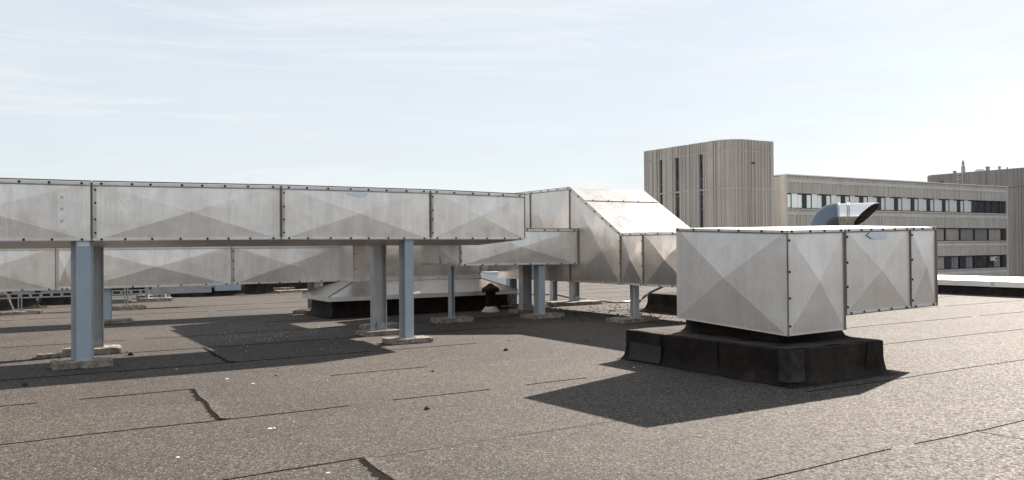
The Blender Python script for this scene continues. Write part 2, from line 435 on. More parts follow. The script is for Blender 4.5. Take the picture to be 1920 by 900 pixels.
# ------------------------------------------------------------------ parapets
def parapet(name, x0, x1, y0, y1, h, label):
    root = empty(name, (x0, y0, 0), label, 'parapet')
    # upstand, metal fascia, sloping cap; runs along the longer side
    MB().box(x0, x1, y0, y1, -0.2, h-0.17).build('upstand', M['bitumen'], root)
    return root
pr = empty('parapet', (26.15, 20, 0), 'low roof-edge parapet at the far right with pale metal capping over black felt', 'parapet')
MB().hexa([(26.0, -16, -0.1), (28.4, -16, -0.1), (28.4, 62, -0.1), (26.0, 62, -0.1)],
          [(26.12, -16, 0.29), (28.4, -16, 0.29), (28.4, 62, 0.29), (26.12, 62, 0.29)]).build('upstand', M['bitumen'], pr)
c = MB(); cf = []
for k in range(13):
    y0 = -16+k*6.0; y1 = y0+5.992
    c.hexa([(26.02, y0, 0.27), (28.5, y0, 0.30), (28.5, y1, 0.30), (26.02, y1, 0.27)],
           [(26.02, y0, 0.44), (28.5, y0, 0.49), (28.5, y1, 0.49), (26.02, y1, 0.44)])
    cf.append(y1)
cp = c.build('capping', M['bright'], pr); [MB().box(26.005, 26.04, y-0.05, y+0.05, 0.262, 0.447).build('joint_clip', M['flange'], pr) for y in cf]

bp = empty('parapet', (-14, 33, 0), 'long black upstand closing the roof behind the cable tray at the left', 'parapet')
MB().hexa([(-40, 32.7, -0.1), (12.6, 32.7, -0.1), (12.6, 33.6, -0.1), (-40, 33.6, -0.1)],
          [(-40, 32.95, 0.40), (12.6, 32.95, 0.40), (12.6, 33.6, 0.40), (-40, 33.6, 0.40)]).build('upstand', M['bitumen'], bp)
MB().box(-40, 12.6, 32.9, 33.7, 0.403, 0.46).build('capping', M['flange'], bp)
bp2 = empty('parapet', (20, 62, 0), 'distant end parapet of the roof seen under the sloping duct', 'parapet')
MB().box(12.6, 26.0, 61.6, 62.2, -0.1, 0.5).build('upstand', M['conc_slab'], bp2)
MB().box(12.6, 26.0, 61.5, 62.3, 0.503, 0.57).build('capping', M['bright'], bp2)

# ------------------------------------------------------------------ pavers and posts
def paver(x, y, lx, ly, h, label, rz=0.0, seed=1, group='concrete pavers under the duct posts', chip=0.013, z0=0.0):
    rnd = random.Random(seed); bm = bmesh.new()
    bmesh.ops.create_cube(bm, size=1)
    bmesh.ops.bevel(bm, geom=bm.edges[:], offset=0.05, segments=1, affect='EDGES')
    for v in bm.verts: v.co = Vector((v.co.x*lx, v.co.y*ly, (v.co.z+0.5)*h))
    bmesh.ops.subdivide_edges(bm, edges=[e for e in bm.edges if e.calc_length() > 0.12], cuts=6, use_grid_fill=True)
    bmesh.ops.triangulate(bm, faces=bm.faces[:])
    for v in bm.verts:
        p = v.co*9+Vector((seed*7.1, 0, 0)); q = v.co*30+Vector((0, seed*3.3, 0))
        d = noise.noise_vector(p)*chip*1.5+noise.noise_vector(q)*chip*0.9
        edge = abs(abs(v.co.x)-lx/2) < 0.03 or abs(abs(v.co.y)-ly/2) < 0.03
        if not edge: d *= 0.25
        if v.co.z < 0.004: d.z = 0
        v.co += d
        v.co.z = max(v.co.z, 0)
    me = bpy.data.meshes.new('concrete_paver'); bm.to_mesh(me); bm.free(); me.materials.append(M['conc_slab'])
    o = bpy.data.objects.new('concrete_paver', me); COL.objects.link(o)
    o.location = (x, y, z0); o.rotation_euler.z = rz
    tag(o, label, 'paver', group); return o

def post_front(x, y, z0, z1, label, w=0.19, wr=0.29, dp=0.20, mat='blue', group='steel posts carrying the ducts', tilt=0.0):
    """wide flange towards -Y, web, wider rear flange"""
    r = empty('steel_post', (x, y, z0), label, 'post', group)
    MB().box(x-w/2, x+w/2, y, y+0.014, z0, z1).build('front_flange', M[mat], r)
    MB().box(x-0.008, x+0.008, y+0.014, y+dp-0.012, z0, z1).build('web', M['grey_post'], r)
    MB().box(x-wr/2, x+wr/2, y+dp-0.012, y+dp, z0, z1).build('rear_flange', M['grey_post'], r)
    MB().box(x-w/2-0.03, x+w/2+0.03, y-0.03, y+dp+0.03, z0-0.001, z0+0.012).build('base_plate', M['grey_post'], r)
    for dx in (-w/2-0.012, w/2+0.012): bolt(r, (x+dx, y-0.012, z0+0.012), (0, 0, 1), 0.7)
    return r
def post_rear(x, y, z0, z1, label, w=0.24, dp=0.20, mat='grey_post', group='steel posts carrying the ducts'):
    """channel open towards -Y: flanges left and right, web set back, gusset at the foot"""
    r = empty('steel_post', (x, y, z0), label, 'post', group)
    f = MB(); f.box(x-w/2, x-w/2+0.014, y, y+dp, z0, z1); f.build('flange', M[mat], r)
    f = MB(); f.box(x+w/2-0.014, x+w/2, y, y+dp, z0, z1); f.build('flange', M[mat], r)
    MB().box(x-w/2+0.014, x+w/2-0.014, y+dp/2, y+dp/2+0.012, z0, z1).build('web', M[mat], r)
    g = MB(); a = x-w/2+0.016; b = x+w/2-0.016
    g.hexa([(a, y+0.012, z0), (b, y+0.012, z0), (b, y+0.026, z0), (a, y+0.026, z0)],
           [(a+0.05, y+0.012, z0+0.15), (b-0.01, y+0.012, z0+0.15), (b-0.01, y+0.026, z0+0.15), (a+0.05, y+0.026, z0+0.15)])
    g.build('gusset', M['tray'], r)
    MB().box(x-w/2-0.02, x+w/2+0.02, y-0.02, y+dp+0.02, z0-0.001, z0+0.012).build('base_plate', M[mat], r)
    return r

# ------------------------------------------------------------------ main duct
T0 = 13.03; W0 = 1.8
root = empty('ventilation_duct', (0, T0, 1.78), 'long high galvanised duct across the left foreground, turning back at its right end', 'duct')
xs = [-8.5, -4.6, -1.62, S(172, T0), S(527, T0), S(807, T0), S(985, T0)]
zt = [2.60, 2.60, 2.602, 2.603, 2.632, 2.632, 2.606]
zb = [1.772, 1.772, 1.772, 1.774, 1.786, 1.780, 1.774]
for i in range(6):
    vis = i >= 2
    duct_section(root, xs[i]+0.004, xs[i+1]-0.004, T0, T0+W0, zb[i], zt[i], -0.10, -0.10, zb[i+1], zt[i+1],
                 step=(0.36 if i < 4 else 0.33), ends=(i == 0, i == 5), top_bolts=vis, bot_bolts=vis, bolts_v=vis)
# the leg turning back to the casing
mb = MB()
x0, x1 = 7.22, S(985, T0)-0.02
crossed(mb, (x0, 19.4, 1.72), (x0, T0+W0, 1.72), (x0, T0+W0, 2.50), (x0, 19.4, 2.50), 0.02, 0.04)
crossed(mb, (x1, T0+W0, 1.72), (x1, 19.4, 1.72), (x1, 19.4, 2.50), (x1, T0+W0, 2.50), 0.02, 0.04)
mb.add([(x0, T0+W0, 1.72), (x1, T0+W0, 1.72), (x1, 19.4, 1.72), (x0, 19.4, 1.72)], [(3, 2, 1, 0)])
mb.add([(x0, T0+W0, 2.50), (x1, T0+W0, 2.50), (x1, 19.4, 2.50), (x0, 19.4, 2.50)], [(0, 1, 2, 3)])
mb.build('return_leg', M['duct'], root, fix=False)
# patches
def patch(parent, x0, x1, z0, z1, y, mat='tape', name='patch', pts=None, th=0.004):
    pts = pts or [(x0, z0), (x1, z0), (x1, z1), (x0, z1)]
    k = len(pts)
    vs = [(a, y, b) for a, b in pts]+[(a, y-th, b) for a, b in pts]
    fs = [tuple(range(k)), tuple(range(k, 2*k))[::-1]]+[(i, (i+1) % k, k+(i+1) % k, k+i) for i in range(k)]
    return MB().add(vs, fs).build(name, M[mat], parent)
xa, xb = S(652, T0), S(690, T0)
patch(root, 0, 0, 0, 0, T0-0.012, 'tape', 'label_patch', [(xa, 2.545), (xa+0.03, 2.51), (xa+0.10, 2.49), (xb-0.02, 2.50), (xb, 2.555), (xa+0.05, 2.56)])
xa, xb = S(108, T0), S(124, T0)
st = patch(root, xa, xb, 1.93, 2.50, T0-0.012, 'bright', 'cover_strip')
st.data.materials[0] = plain_mat('pale_strip', (0.78, 0.77, 0.75), 0.5, 0.2, 0.15)
for z in (2.38, 2.22, 2.05): MB().box((xa+xb)/2-0.016, (xa+xb)/2+0.016, T0-0.024, T0-0.0165, z-0.016, z+0.016).build('rivet', M['flange'], st)

# posts of the main duct
xp = S(156, T0+0.06)
post_front(xp, T0+0.04, 0.095, 1.772, 'near blue-grey steel post on its paver under the duct at the far left')
paver(xp-0.02, T0+0.10, 0.76, 0.36, 0.095, 'nearest concrete paver, under the big blue-grey post at the left', 0.03, 3)
MB().box(xp-0.075, xp+0.07, T0+0.036, T0+0.0395, 1.70, 1.765).build('bare_patch', M['tape'], bpy.data.objects['steel_post'])
xp = S(180, 14.72)
post_rear(xp, 14.62, 0.10, 1.69, 'grey post half hidden behind the near blue-grey post at the left', 0.20, 0.2)
paver(xp-0.06, 14.7, 0.82, 0.42, 0.10, 'sunlit chipped paver just behind the nearest one', 0.0, 4)
paver(xp-0.62, 14.62, 0.42, 0.3, 0.05, 'thin dark paver piece sticking out left of the sunlit chipped paver', 0.0, 41)
xp = S(766, T0+0.06)
post_front(xp, T0+0.04, 0.085, 1.772, 'bright blue-grey steel post in the middle of the picture in front of the hooded vent', w=0.16, wr=0.21)
paver(xp+0.0, T0+0.12, 0.78, 0.42, 0.085, 'flat concrete paver under the bright blue-grey post in the middle', -0.02, 5)
xp = S(709, 14.68)
post_rear(xp, 14.58, 0.09, 1.69, 'grey channel post left of the bright blue-grey middle post', 0.25, 0.2)
paver(xp+0.0, 14.66, 0.78, 0.46, 0.09, 'sunlit paver under the grey channel post beside the middle post', 0.02, 6)
paver(xp+0.55, 15.9, 0.8, 0.4, 0.08, 'shaded paver lying loose behind the two middle posts', 0.1, 61)

# ------------------------------------------------------------------ back duct (left, behind)
T1 = 20.3
root = empty('ventilation_duct', (0, T1, 0.79), 'lower long duct running behind the high one at the left, ending at the hooded casing', 'duct')
xb_ = [S(-420, T1), S(-190, T1), S(104, T1), S(136, T1)+0.01, S(434, T1), S(643, T1)]
for i in range(5):
    duct_section(root, xb_[i]+0.004, xb_[i+1]-0.004, T1, T1+0.9, 0.79, 1.70, mat='duct', bulge=0.05, step=0.5, bs=1.15, trim='flange',
                 ends=(i == 0, False), top_bolts=False, bolts_v=(i in (3, 4)), bot_bolts=(i > 0))
xp = S(197, T1+0.1)
post_front(xp, T1+0.08, 0.10, 0.785, 'short blue-grey post under the low back duct behind the near post', w=0.20, wr=0.30)
paver(xp+0.12, T1+0.1, 0.85, 0.4, 0.09, 'dark chipped paver under the short blue-grey post at the left', 0.05, 7)
xp = S(600, T1+0.1)
post_front(xp, T1+0.3, 0.10, 0.785, 'short pale post of the low duct left of the hooded vent', w=0.18, wr=0.40, mat='grey_post')
paver(xp-0.1, T1+0.3, 1.0, 0.4, 0.09, 'small pale paver end showing left of the hooded vent curb', 0.0, 8)

# ------------------------------------------------------------------ lower duct joining the chute
T2 = 15.7; W2 = 1.85
root = empty('ventilation_duct', (9, T2, 1.22), 'middle duct under the end of the high duct, running into the sloping chute', 'duct')
xl = S(861, T2); CH = 11.53
duct_section(root, xl, CH-0.01, T2, T2+W2, 1.235, 2.03, mat='duct', bulge=0.045, step=0.4, bs=1.1, ends=(True, False), zr0=1.215)
e = MB(); e.bar((CH-0.02, T2, 1.22), (CH-0.02, T2, 2.05), 0.04, 0.035, (0, -1, 0)); e.build('end_flange', M['seam'], root)
bb = MB(); bb.bar((xl, T2+W2, 1.25), (xl, T2+0.02, 1.25), 0.05, 0.02, (-1, 0, 0)); bb.bar((xl, T2+0.9, 1.27), (xl, T2+0.9, 2.0), 0.04, 0.02, (-1, 0, 0))
ef = bb.build('end_trim', M['flange'], root)
# vertical neck linking it to the return leg above
MB().box(xl+0.3, xl+1.2, T2+0.5, T2+1.5, 2.031, 2.3).build('neck', M['duct'], root)
xp = S(1015, T2+0.06)
post_front(xp, T2+0.05, 0.10, 1.222, 'blue-grey post at the right of the pair under the middle duct', w=0.17, wr=0.20)
paver(xp+0.05, T2+0.12, 0.95, 0.5, 0.10, 'crumbling paver under the right post of the middle duct', 0.0, 9)
xp = S(986, 17.3)
post_rear(xp, 17.25, 0.09, 1.222, 'grey channel post at the left of the pair under the middle duct', 0.26, 0.2)
paver(xp+0.1, 17.35, 0.95, 0.45, 0.09, 'paver under the left post of the middle duct', 0.05, 10)
xp = S(844, 16.2)
post_rear(xp, 16.1, 0.10, 1.72, 'thin grey post standing in the shade left of the middle duct', 0.09, 0.13)
paver(xp+0.0, 16.15, 0.85, 0.5, 0.10, 'mossy paver under the thin grey post', 0.0, 11)

# ------------------------------------------------------------------ sloping chute duct
CW = 2.28
root = empty('sloping_duct', (CH+1, 14, 0.79), 'big shiny duct with a white sunlit sloping top behind the box unit', 'duct')
x0, x1 = CH, CH+CW
ZB, ZL, ZH = 0.79, 1.90, 3.03
ys = [19.4, S(0, 1) and 17.75, 16.03, 14.15, 13.4, 12.0, 10.6]
def side(mbs, y0, y1, za, zb_, bul=0.03, x=x0, flip=False):
    q = [(x, y0, ZB), (x, y1, ZB), (x, y1, zb_), (x, y0, za)]
    if flip: q = q[::-1]; q = [q[3], q[2], q[1], q[0]][::-1]
    crossed(mbs, *q, bul, 0.03)
prof = [(19.4, ZH), (17.75, ZH), (16.03, ZH), (14.15, ZL), (13.4, ZL), (12.0, ZL), (10.6, ZL)]
for i in range(6):
    (ya, za), (yb, zb2) = prof[i], prof[i+1]
    mb = MB()
    crossed(mb, (x0, ya, ZB), (x0, yb, ZB), (x0, yb, zb2), (x0, ya, za), 0.06, 0.03)
    crossed(mb, (x1, yb, ZB), (x1, ya, ZB), (x1, ya, za), (x1, yb, zb2), 0.03, 0.03)
    if i == 2:
        ym, zm = ya+(yb-ya)*0.30, za+(zb2-za)*0.30
        mb.add([(x0, ya, za), (x0, ym, zm), (x1, ym, zm), (x1, ya, za)], [(0, 1, 2, 3)])
        crossed(mb, (x0, ym, zm), (x0, yb, zb2), (x1, yb, zb2), (x1, ym, zm), 0.012, 0.05)
    else:
        mb.add([(x0, ya, za), (x0, yb, zb2), (x1, yb, zb2), (x1, ya, za)], [(0, 1, 2, 3)])
    mb.add([(x0, yb, ZB), (x0, ya, ZB), (x1, ya, ZB), (x1, yb, ZB)], [(0, 1, 2, 3)])
    if i == 0: mb.add([(x0, ya, ZB), (x0, ya, za), (x1, ya, za), (x1, ya, ZB)], [(0, 1, 2, 3)])
    if i == 5: mb.add([(x0, yb, ZB), (x1, yb, ZB), (x1, yb, zb2), (x0, yb, zb2)], [(0, 1, 2, 3)])
    o = mb.build('duct_section', M['duct_shiny'], root, fix=False)
    nx = Vector((-1, 0, 0))
    MB().bar((x0, ya, za-0.02), (x0, yb, zb2-0.02), 0.036, 0.016, nx).build('edge_flange', M['bright'], o)
    MB().bar((x0, ya, ZB+0.018), (x0, yb, ZB+0.018), 0.036, 0.014, nx).build('edge_flange', M['bright'], o)
    g = MB(); g.bar((x0, ya, za-0.046), (x0, yb, zb2-0.046), 0.012, 0.018, nx)
    g.bar((x0-0.003, ya, za+0.004), (x0-0.003, yb, zb2+0.004), 0.022, 0.012, (0, (za-zb2), (ya-yb)) if i == 2 else (0, 0, 1))
    g.bar((x0, yb+0.012, ZB), (x0, yb+0.012, zb2), 0.02, 0.022, nx)
    g.build('seam_trim', M['seam'], o)
    h = MB(); h.bar((x0, yb+0.045, ZB+0.03), (x0, yb+0.045, zb2-0.03), 0.035, 0.012, nx); h.build('seam_flange', M['bright'], o)
    if i in (1, 2, 3, 4):
        bolts(o, (x0-0.018, ya, za-0.02), (x0-0.018, yb, zb2-0.02), nx, 0.36, 1.0, 0.08)
        bolts(o, (x0-0.016, ya, ZB+0.018), (x0-0.016, yb, ZB+0.018), nx, 0.42, 1.0, 0.08)
        if i > 1: bolts(o, (x0-0.014, yb+0.046, ZB+0.1), (x0-0.014, yb+0.046, zb2-0.08), nx, 0.24, 0.8, 0.08)
    if i == 2:
        sm = MB(); nn = Vector((0, za-zb2, ya-yb)).normalized(); nn = Vector((0, -abs(nn.y), abs(nn.z)))
        sm.bar((x0+0.02, ym, zm), (x1-0.02, ym, zm), 0.03, 0.014, nn); sm.build('top_seam', M['seam'], o)
        for k in range(5): bolt(o, (x0+0.25+k*0.46, ym, zm+0.016), nn, 0.9)
xp = x0+0.14; yp = 13.75
k_ = S(1193, 1.0)   # ratio X/Y on that column
yp = (x0+0.14)/k_
post_front(xp, yp, 0.09, 0.785, 'short pale-faced post under the sloping duct near the box unit', w=0.13, wr=0.15, dp=0.14, mat='grey_post')
paver(xp-0.05, yp+0.08, 1.05, 0.55, 0.09, 'dirty paver under the short post of the sloping duct', 0.0, 12)
def at_x(u, x): return x/S(u, 1.0)
yq = at_x(1080, x1-0.15)
post_rear(x1-0.15, yq, 0.10, 0.785, 'dark post with its paver in the sun beneath the rear of the sloping duct', 0.22, 0.2)
paver(x1-0.15, yq+0.1, 1.5, 0.7, 0.10, 'paver in full sun beneath the rear of the sloping duct', 0.0, 13)
yq = at_x(962, x0+0.15)
post_rear(x0+0.15, yq, 0.10, 0.785, 'narrow post of the sloping duct right of the capped vent pipe', 0.22, 0.2, 'blue')
paver(x0+0.15, yq+0.1, 1.0, 0.6, 0.10, 'low paver right of the capped vent pipe', 0.0, 14)
post_rear(x0+1.8, at_x(1040, x0+1.8), 0.0, 0.785, 'thin far post of the sloping duct seen between the pair', 0.16, 0.16, 'blue')
post_rear(x0-0.2, 20.1, 0.0, 0.785, 'short post beside the right end of the hood', 0.3, 0.2, 'blue')

# ------------------------------------------------------------------ hooded casing
root = empty('hooded_casing', (6.43, 18.48, 0), 'wide metal casing with a flared hood over a black curb behind the middle posts', 'ventilation unit')
def curb(root, x0, x1, y0, y1, h, flare=0.10, mat='bitumen', name='curb', seed=0, top=True):
    """felt-dressed upstand with a flared, slightly creased skirt"""
    mb = MB(); P = []
    def ringpts(off, z, jit):
        c = [(x0-off, y0-off), (x1+off, y0-off), (x1+off, y1+off), (x0-off, y1+off)]; out = []
        for i in range(4):
            a, b = c[i], c[(i+1) % 4]; ln = math.hypot(b[0]-a[0], b[1]-a[1]); k = 40
            for j in range(k):
                f = j/k; x = a[0]+(b[0]-a[0])*f; y = a[1]+(b[1]-a[1])*f
                n = noise.noise((x*2.2+seed, y*2.2, z*3))*jit
                nx, ny = [(0, -1), (1, 0), (0, 1), (-1, 0)][i]
                out.append((x+nx*n, y+ny*n, z+(noise.noise((x*1.3, y*1.3, seed+5))*jit*0.5 if z > 0.05 else 0)))
        return out
    levels = [(flare*1.9, 0.004, 0.05), (flare, 0.012, 0.035), (flare*0.45, 0.05, 0.022), (flare*0.12, 0.13*h/0.4, 0.016), (0.0, h*0.5, 0.010), (0.0, h*0.8, 0.008), (0, h-0.012, 0.006), (-0.012, h, 0.006)]
    rings = [ringpts(*l) for l in levels]; m = len(rings[0])
    vs = [v for r in rings for v in r]; fs = []
    for i in range(len(rings)-1):
        for k in range(m): fs.append((i*m+k, i*m+(k+1) % m, (i+1)*m+(k+1) % m, (i+1)*m+k))
    mb.add(vs, fs, True)
    mb.add(rings[-1], [tuple(range(m))])
    o = mb.build(name, M[mat], root)
    es = o.modifiers.new('split', 'EDGE_SPLIT'); es.split_angle = R(38)
    return o
curb(root, 6.62, 11.4, 18.72, 20.25, 0.43, 0.10)
cx0, cx1, cy0, cy1 = 6.43, 11.58, 18.48, 20.4
rm = MB()   # rim
rm.hexa([(cx0, cy0, 0.40), (cx1, cy0, 0.40), (cx1, cy1, 0.40), (cx0, cy1, 0.40)], [(cx0, cy0, 0.50), (cx1, cy0, 0.50), (cx1, cy1, 0.50), (cx0, cy1, 0.50)])
rm.build('hood_rim', M['bright'], root)
tx0, tx1, ty0, ty1, tz = 7.36, 10.95, 19.36, 20.33, 0.80
hd = MB().add([(cx0, cy0, 0.503), (cx1, cy0, 0.503), (cx1, cy1, 0.503), (cx0, cy1, 0.503), (tx0, ty0, tz), (tx1, ty0, tz), (tx1, ty1, tz), (tx0, ty1, tz)],
              [(0, 1, 5, 4), (1, 2, 6, 5), (2, 3, 7, 6), (3, 0, 4, 7)])
hd_o = hd.build('hood', M['duct_shiny'], root)
hs = MB()
for p, q in (((cx0, cy0, 0.503), (tx0, ty0, tz)), ((cx1, cy0, 0.503), (tx1, ty0, tz)), ((cx0, cy1, 0.503), (tx0, ty1, tz))):
    MB().bar(p, q, 0.03, 0.012, (0, -0.5, 1)).build('hip_seam', M['seam'], hd_o)
MB().box(tx0-0.02, tx1+0.02, ty0-0.02, ty1+0.02, tz, tz+0.09).build('base_trim', M['bright'], root)
cs = MB()
crossed(cs, (tx0, ty0, tz+0.09), (tx0+1.9, ty0, tz+0.09), (tx0+1.9, ty0, 2.5), (tx0, ty0, 2.5), 0.02, 0.03)
crossed(cs, (tx0+1.9, ty0, tz+0.09), (tx1, ty0, tz+0.09), (tx1, ty0, 2.5), (tx0+1.9, ty0, 2.5), 0.02, 0.03)
crossed(cs, (tx0, ty1, tz+0.09), (tx0, ty0, tz+0.09), (tx0, ty0, 2.5), (tx0, ty1, 2.5), 0.015, 0.02)
crossed(cs, (tx1, ty0, tz+0.09), (tx1, ty1, tz+0.09), (tx1, ty1, 2.5), (tx1, ty0, 2.5), 0.015, 0.02)
cs.add([(tx0, ty1, tz+0.09), (tx1, ty1, tz+0.09), (tx1, ty1, 2.5), (tx0, ty1, 2.5)], [(3, 2, 1, 0)])
cs.add([(tx0, ty0, 2.5), (tx1, ty0, 2.5), (tx1, ty1, 2.5), (tx0, ty1, 2.5)], [(0, 1, 2, 3)])
cas = cs.build('casing', M['duct_shiny'], root, fix=False)
ct = MB()
for xx in (tx0+0.02, tx0+1.9, tx1-0.02): ct.bar((xx, ty0, tz+0.09), (xx, ty0, 2.49), 0.03, 0.016, (0, -1, 0))
ct.build('seam_trim', M['flange'], cas)
bolts(cas, (tx0+0.06, ty0-0.006, tz+0.2), (tx0+0.06, ty0-0.006, 2.4), (0, -1, 0), 0.35, 1.0)
bolts(cas, (tx0+0.1, ty0-0.022, tz+0.045), (tx1-0.1, ty0-0.022, tz+0.045), (0, -1, 0), 0.5, 0.9)
# a further low duct leaving the casing to the right
rt = empty('ventilation_duct', (11, 19.4, 1.0), 'short dark duct between the hooded casing and the sloping duct', 'duct')
MB().box(tx1+0.02, CH-0.02, 19.0, 19.9, 0.98, 1.8).build('duct_section', M['duct_shiny'], rt)

# capped vent pipe
vx, vy = S(919, 18.1), 18.1
r = empty('vent_pipe', (vx, vy, 0), 'short black vent pipe with a conical cap and a white collar before the hood', 'vent')
MB().lathe((vx, vy, 0), [(0.135, 0.02), (0.13, 0.50)], 24).build('pipe', M['bitumen'], r)
MB().lathe((vx, vy, 0), [(0.0, 0.72), (0.03, 0.715), (0.13, 0.645), (0.20, 0.60), (0.225, 0.585), (0.225, 0.50), (0.20, 0.495), (0.13, 0.5)], 28).build('cap', M['bitumen'], r)
cl = MB(); pr_ = [(0.22, 0.0), (0.21, 0.05), (0.17, 0.085), (0.145, 0.12), (0.136, 0.13)]
cl.lathe((vx, vy, 0), pr_, 20)
for v in cl.v: v += noise.noise_vector(v*9)*0.02; v.z = max(v.z, 0.001)
cl.build('collar', M['white_collar'], r)

# ------------------------------------------------------------------ box unit on its curb
root = empty('box_unit', (8.07, 6.77, 0), 'large pale metal box with creased panels standing on a black felt curb at the right', 'ventilation unit')
curb_o = curb(root, 7.74, 9.50, 6.47, 9.40, 0.42, 0.055, seed=3)
# felt corner patches
def felt_patch(pts, name, parent, mat='bitumen', th=0.012, n=(0, 0, 1)):
    k = len(pts); n = Vector(n)*th
    vs = [Vector(p) for p in pts]+[Vector(p)+n for p in pts]
    return MB().add(vs, [tuple(range(k))[::-1], tuple(range(k, 2*k))]+[(i, (i+1) % k, k+(i+1) % k, k+i) for i in range(k)]).build(name, M[mat], parent)
# neck
nk = MB()
nz0, nz1 = 0.40, 0.60
rn = []
for z, o_ in ((0.425, 0.06), (0.45, 0.02), (0.50, 0.0), (0.66, -0.01)):
    ring = []
    c = [(8.28-o_, 6.98-o_), (9.40+o_, 6.98-o_), (9.40+o_, 8.75+o_), (8.28-o_, 8.75+o_)]
    for i in range(4):
        a, b = c[i], c[(i+1) % 4]
        for j in range(24):
            f = j/24; x = a[0]+(b[0]-a[0])*f; y = a[1]+(b[1]-a[1])*f
            q = noise.noise((x*6, y*6, z*4))*0.05*(1 if z < 0.6 else 0)
            nx, ny = [(0, -1), (1, 0), (0, 1), (-1, 0)][i]; ring.append((x+nx*q, y+ny*q, z))
    rn.append(ring)
m_ = len(rn[0]); vs = [v for rr in rn for v in rr]
nk.add(vs, [(i*m_+k, i*m_+(k+1) % m_, (i+1)*m_+(k+1) % m_, (i+1)*m_+k) for i in range(3) for k in range(m_)], True)
nk.build('neck', M['bitumen'], root)
# body: front corner lower than the others
bx0, by0 = 8.07, 6.77; bx1 = S(1583, by0); by1 = at_x(1268, bx0); bx2 = S(1705, by0); bx3 = S(1755, by0)
def topz(x, y): return 1.81+0.037*(y-by0)+0.018*(x-bx0)
def botz(x, y): return 0.534+0.046*(y-by0)+0.013*(x-bx0)
def b2z(x, y): return 0.735+0.03*(y-by0)+0.02*(x-bx1)
def unit_part(x0, x1, y0, y1, tz, bz, name, front=True, left=False, right=False):
    p = {k: Vector((x, y, z(x, y))) for k, (x, y, z) in dict(A=(x0, y0, bz), B=(x1, y0, bz), C=(x1, y1, bz), D=(x0, y1, bz), E=(x0, y0, tz), F=(x1, y0, tz), G=(x1, y1, tz), H=(x0, y1, tz)).items()}
    mb = MB()
    crossed(mb, p['A'], p['B'], p['F'], p['E'], 0.055, 0.03)
    crossed(mb, p['D'], p['A'], p['E'], p['H'], 0.07, 0.03)
    crossed(mb, p['B'], p['C'], p['G'], p['F'], 0.03, 0.03)
    crossed(mb, p['C'], p['D'], p['H'], p['G'], 0.03, 0.03)
    crossed(mb, p['E'], p['F'], p['G'], p['H'], 0.012, 0.04)
    crossed(mb, p['D'], p['C'], p['B'], p['A'], 0.0, 0.03)
    return p, mb.build(name, M['duct_box'], root, fix=False)
up = Vector((0, 0, 1)); ny = Vector((0, -1, 0)); nx = Vector((-1, 0, 0)); ex = Vector((1, 0, 0)); ey = Vector((0, 1, 0))
p, bo = unit_part(bx0, bx1-0.004, by0, by1, topz, botz, 'body')
f = MB()
f.bar(p['E']-up*0.014, p['F']-up*0.014, 0.030, 0.015, ny); f.bar(p['H']-up*0.014, p['E']-up*0.014, 0.030, 0.015, nx)
f.bar(p['A']+ex*0.035+up*0.01, p['E']+ex*0.035-up*0.03, 0.04, 0.012, ny)
f.build('edge_flange', M['bright'], bo)
g = MB()
g.bar(p['E']-up*0.036, p['F']-up*0.036, 0.012, 0.019, ny); g.bar(p['H']-up*0.036, p['E']-up*0.036, 0.012, 0.019, nx)
g.bar(p['A']+ex*0.008, p['E']+ex*0.008, 0.014, 0.016, ny)
g.bar(p['B']-ex*0.006, p['F']-ex*0.006, 0.012, 0.018, ny); g.build('seam_trim', M['seam'], bo)
bolts(bo, p['H']-up*0.012+nx*0.017, p['E']-up*0.012+nx*0.017, nx, 0.40, 0.95, 0.05)
bolts(bo, p['E']-up*0.012+ny*0.017, p['F']-up*0.012+ny*0.017, ny, 0.36, 0.95, 0.08)
bolts(bo, p['A']+ex*0.036+ny*0.012, p['E']+ex*0.036+ny*0.012, ny, 0.30, 0.95, 0.12)
for (xa, xb, lab) in ((bx1, bx2, 0), (bx2, bx3, 1)):
    p, o = unit_part(xa+0.004, xb-0.004, by0, by0+1.75, topz, b2z, 'duct_section')
    MB().bar(p['E']-up*0.014, p['F']-up*0.014, 0.030, 0.015, ny).build('edge_flange', M['bright'], o)
    MB().bar(p['A']+up*0.016, p['B']+up*0.016, 0.03, 0.014, ny).build('edge_flange', M['bright'], o)
    f = MB(); f.bar(p['A']+ex*0.036+up*0.03, p['E']+ex*0.036-up*0.03, 0.036, 0.012, ny)
    f.build('edge_flange', M['bright'], o)
    f = None
    g = MB(); g.bar(p['E']-up*0.036, p['F']-up*0.036, 0.012, 0.019, ny); g.bar(p['A'], p['B'], 0.012, 0.02, ny)
    g.bar(p['A']+ex*0.008, p['E']+ex*0.008, 0.014, 0.018, ny)
    if lab: g.bar(p['B']-ex*0.01, p['F']-ex*0.01, 0.016, 0.022, ny)
    g.build('seam_trim', M['seam'], o)
    bolts(o, p['E']-up*0.012+ny*0.017, p['F']-up*0.012+ny*0.017, ny, 0.27, 0.95, 0.07)
    bolts(o, p['A']+up*0.018+ny*0.016, p['B']+up*0.018+ny*0.016, ny, 0.30, 0.95, 0.10)
    bolts(o, p['A']+ex*0.037+ny*0.012, p['E']+ex*0.037+ny*0.012, ny, 0.27, 0.95, 0.10)
    if not lab:
        a0, a1 = S(1623, by0), S(1659, by0); zc = topz(a0, by0)-0.085
        patch(root, 0, 0, 0, 0, by0-0.022, 'tape', 'arrow_sticker', [(a0, zc), (a0+0.09, zc-0.045), (a0+0.10, zc-0.05), (a1, zc-0.045), (a1, zc+0.045), (a0+0.07, zc+0.04)])
    else:
        MB().box(p['F'].x+0.004, p['F'].x+0.06, by0+0.02, by0+1.77, p['B'].z+0.03, p['F'].z+0.012).build('end_flange', M['bright'], root)
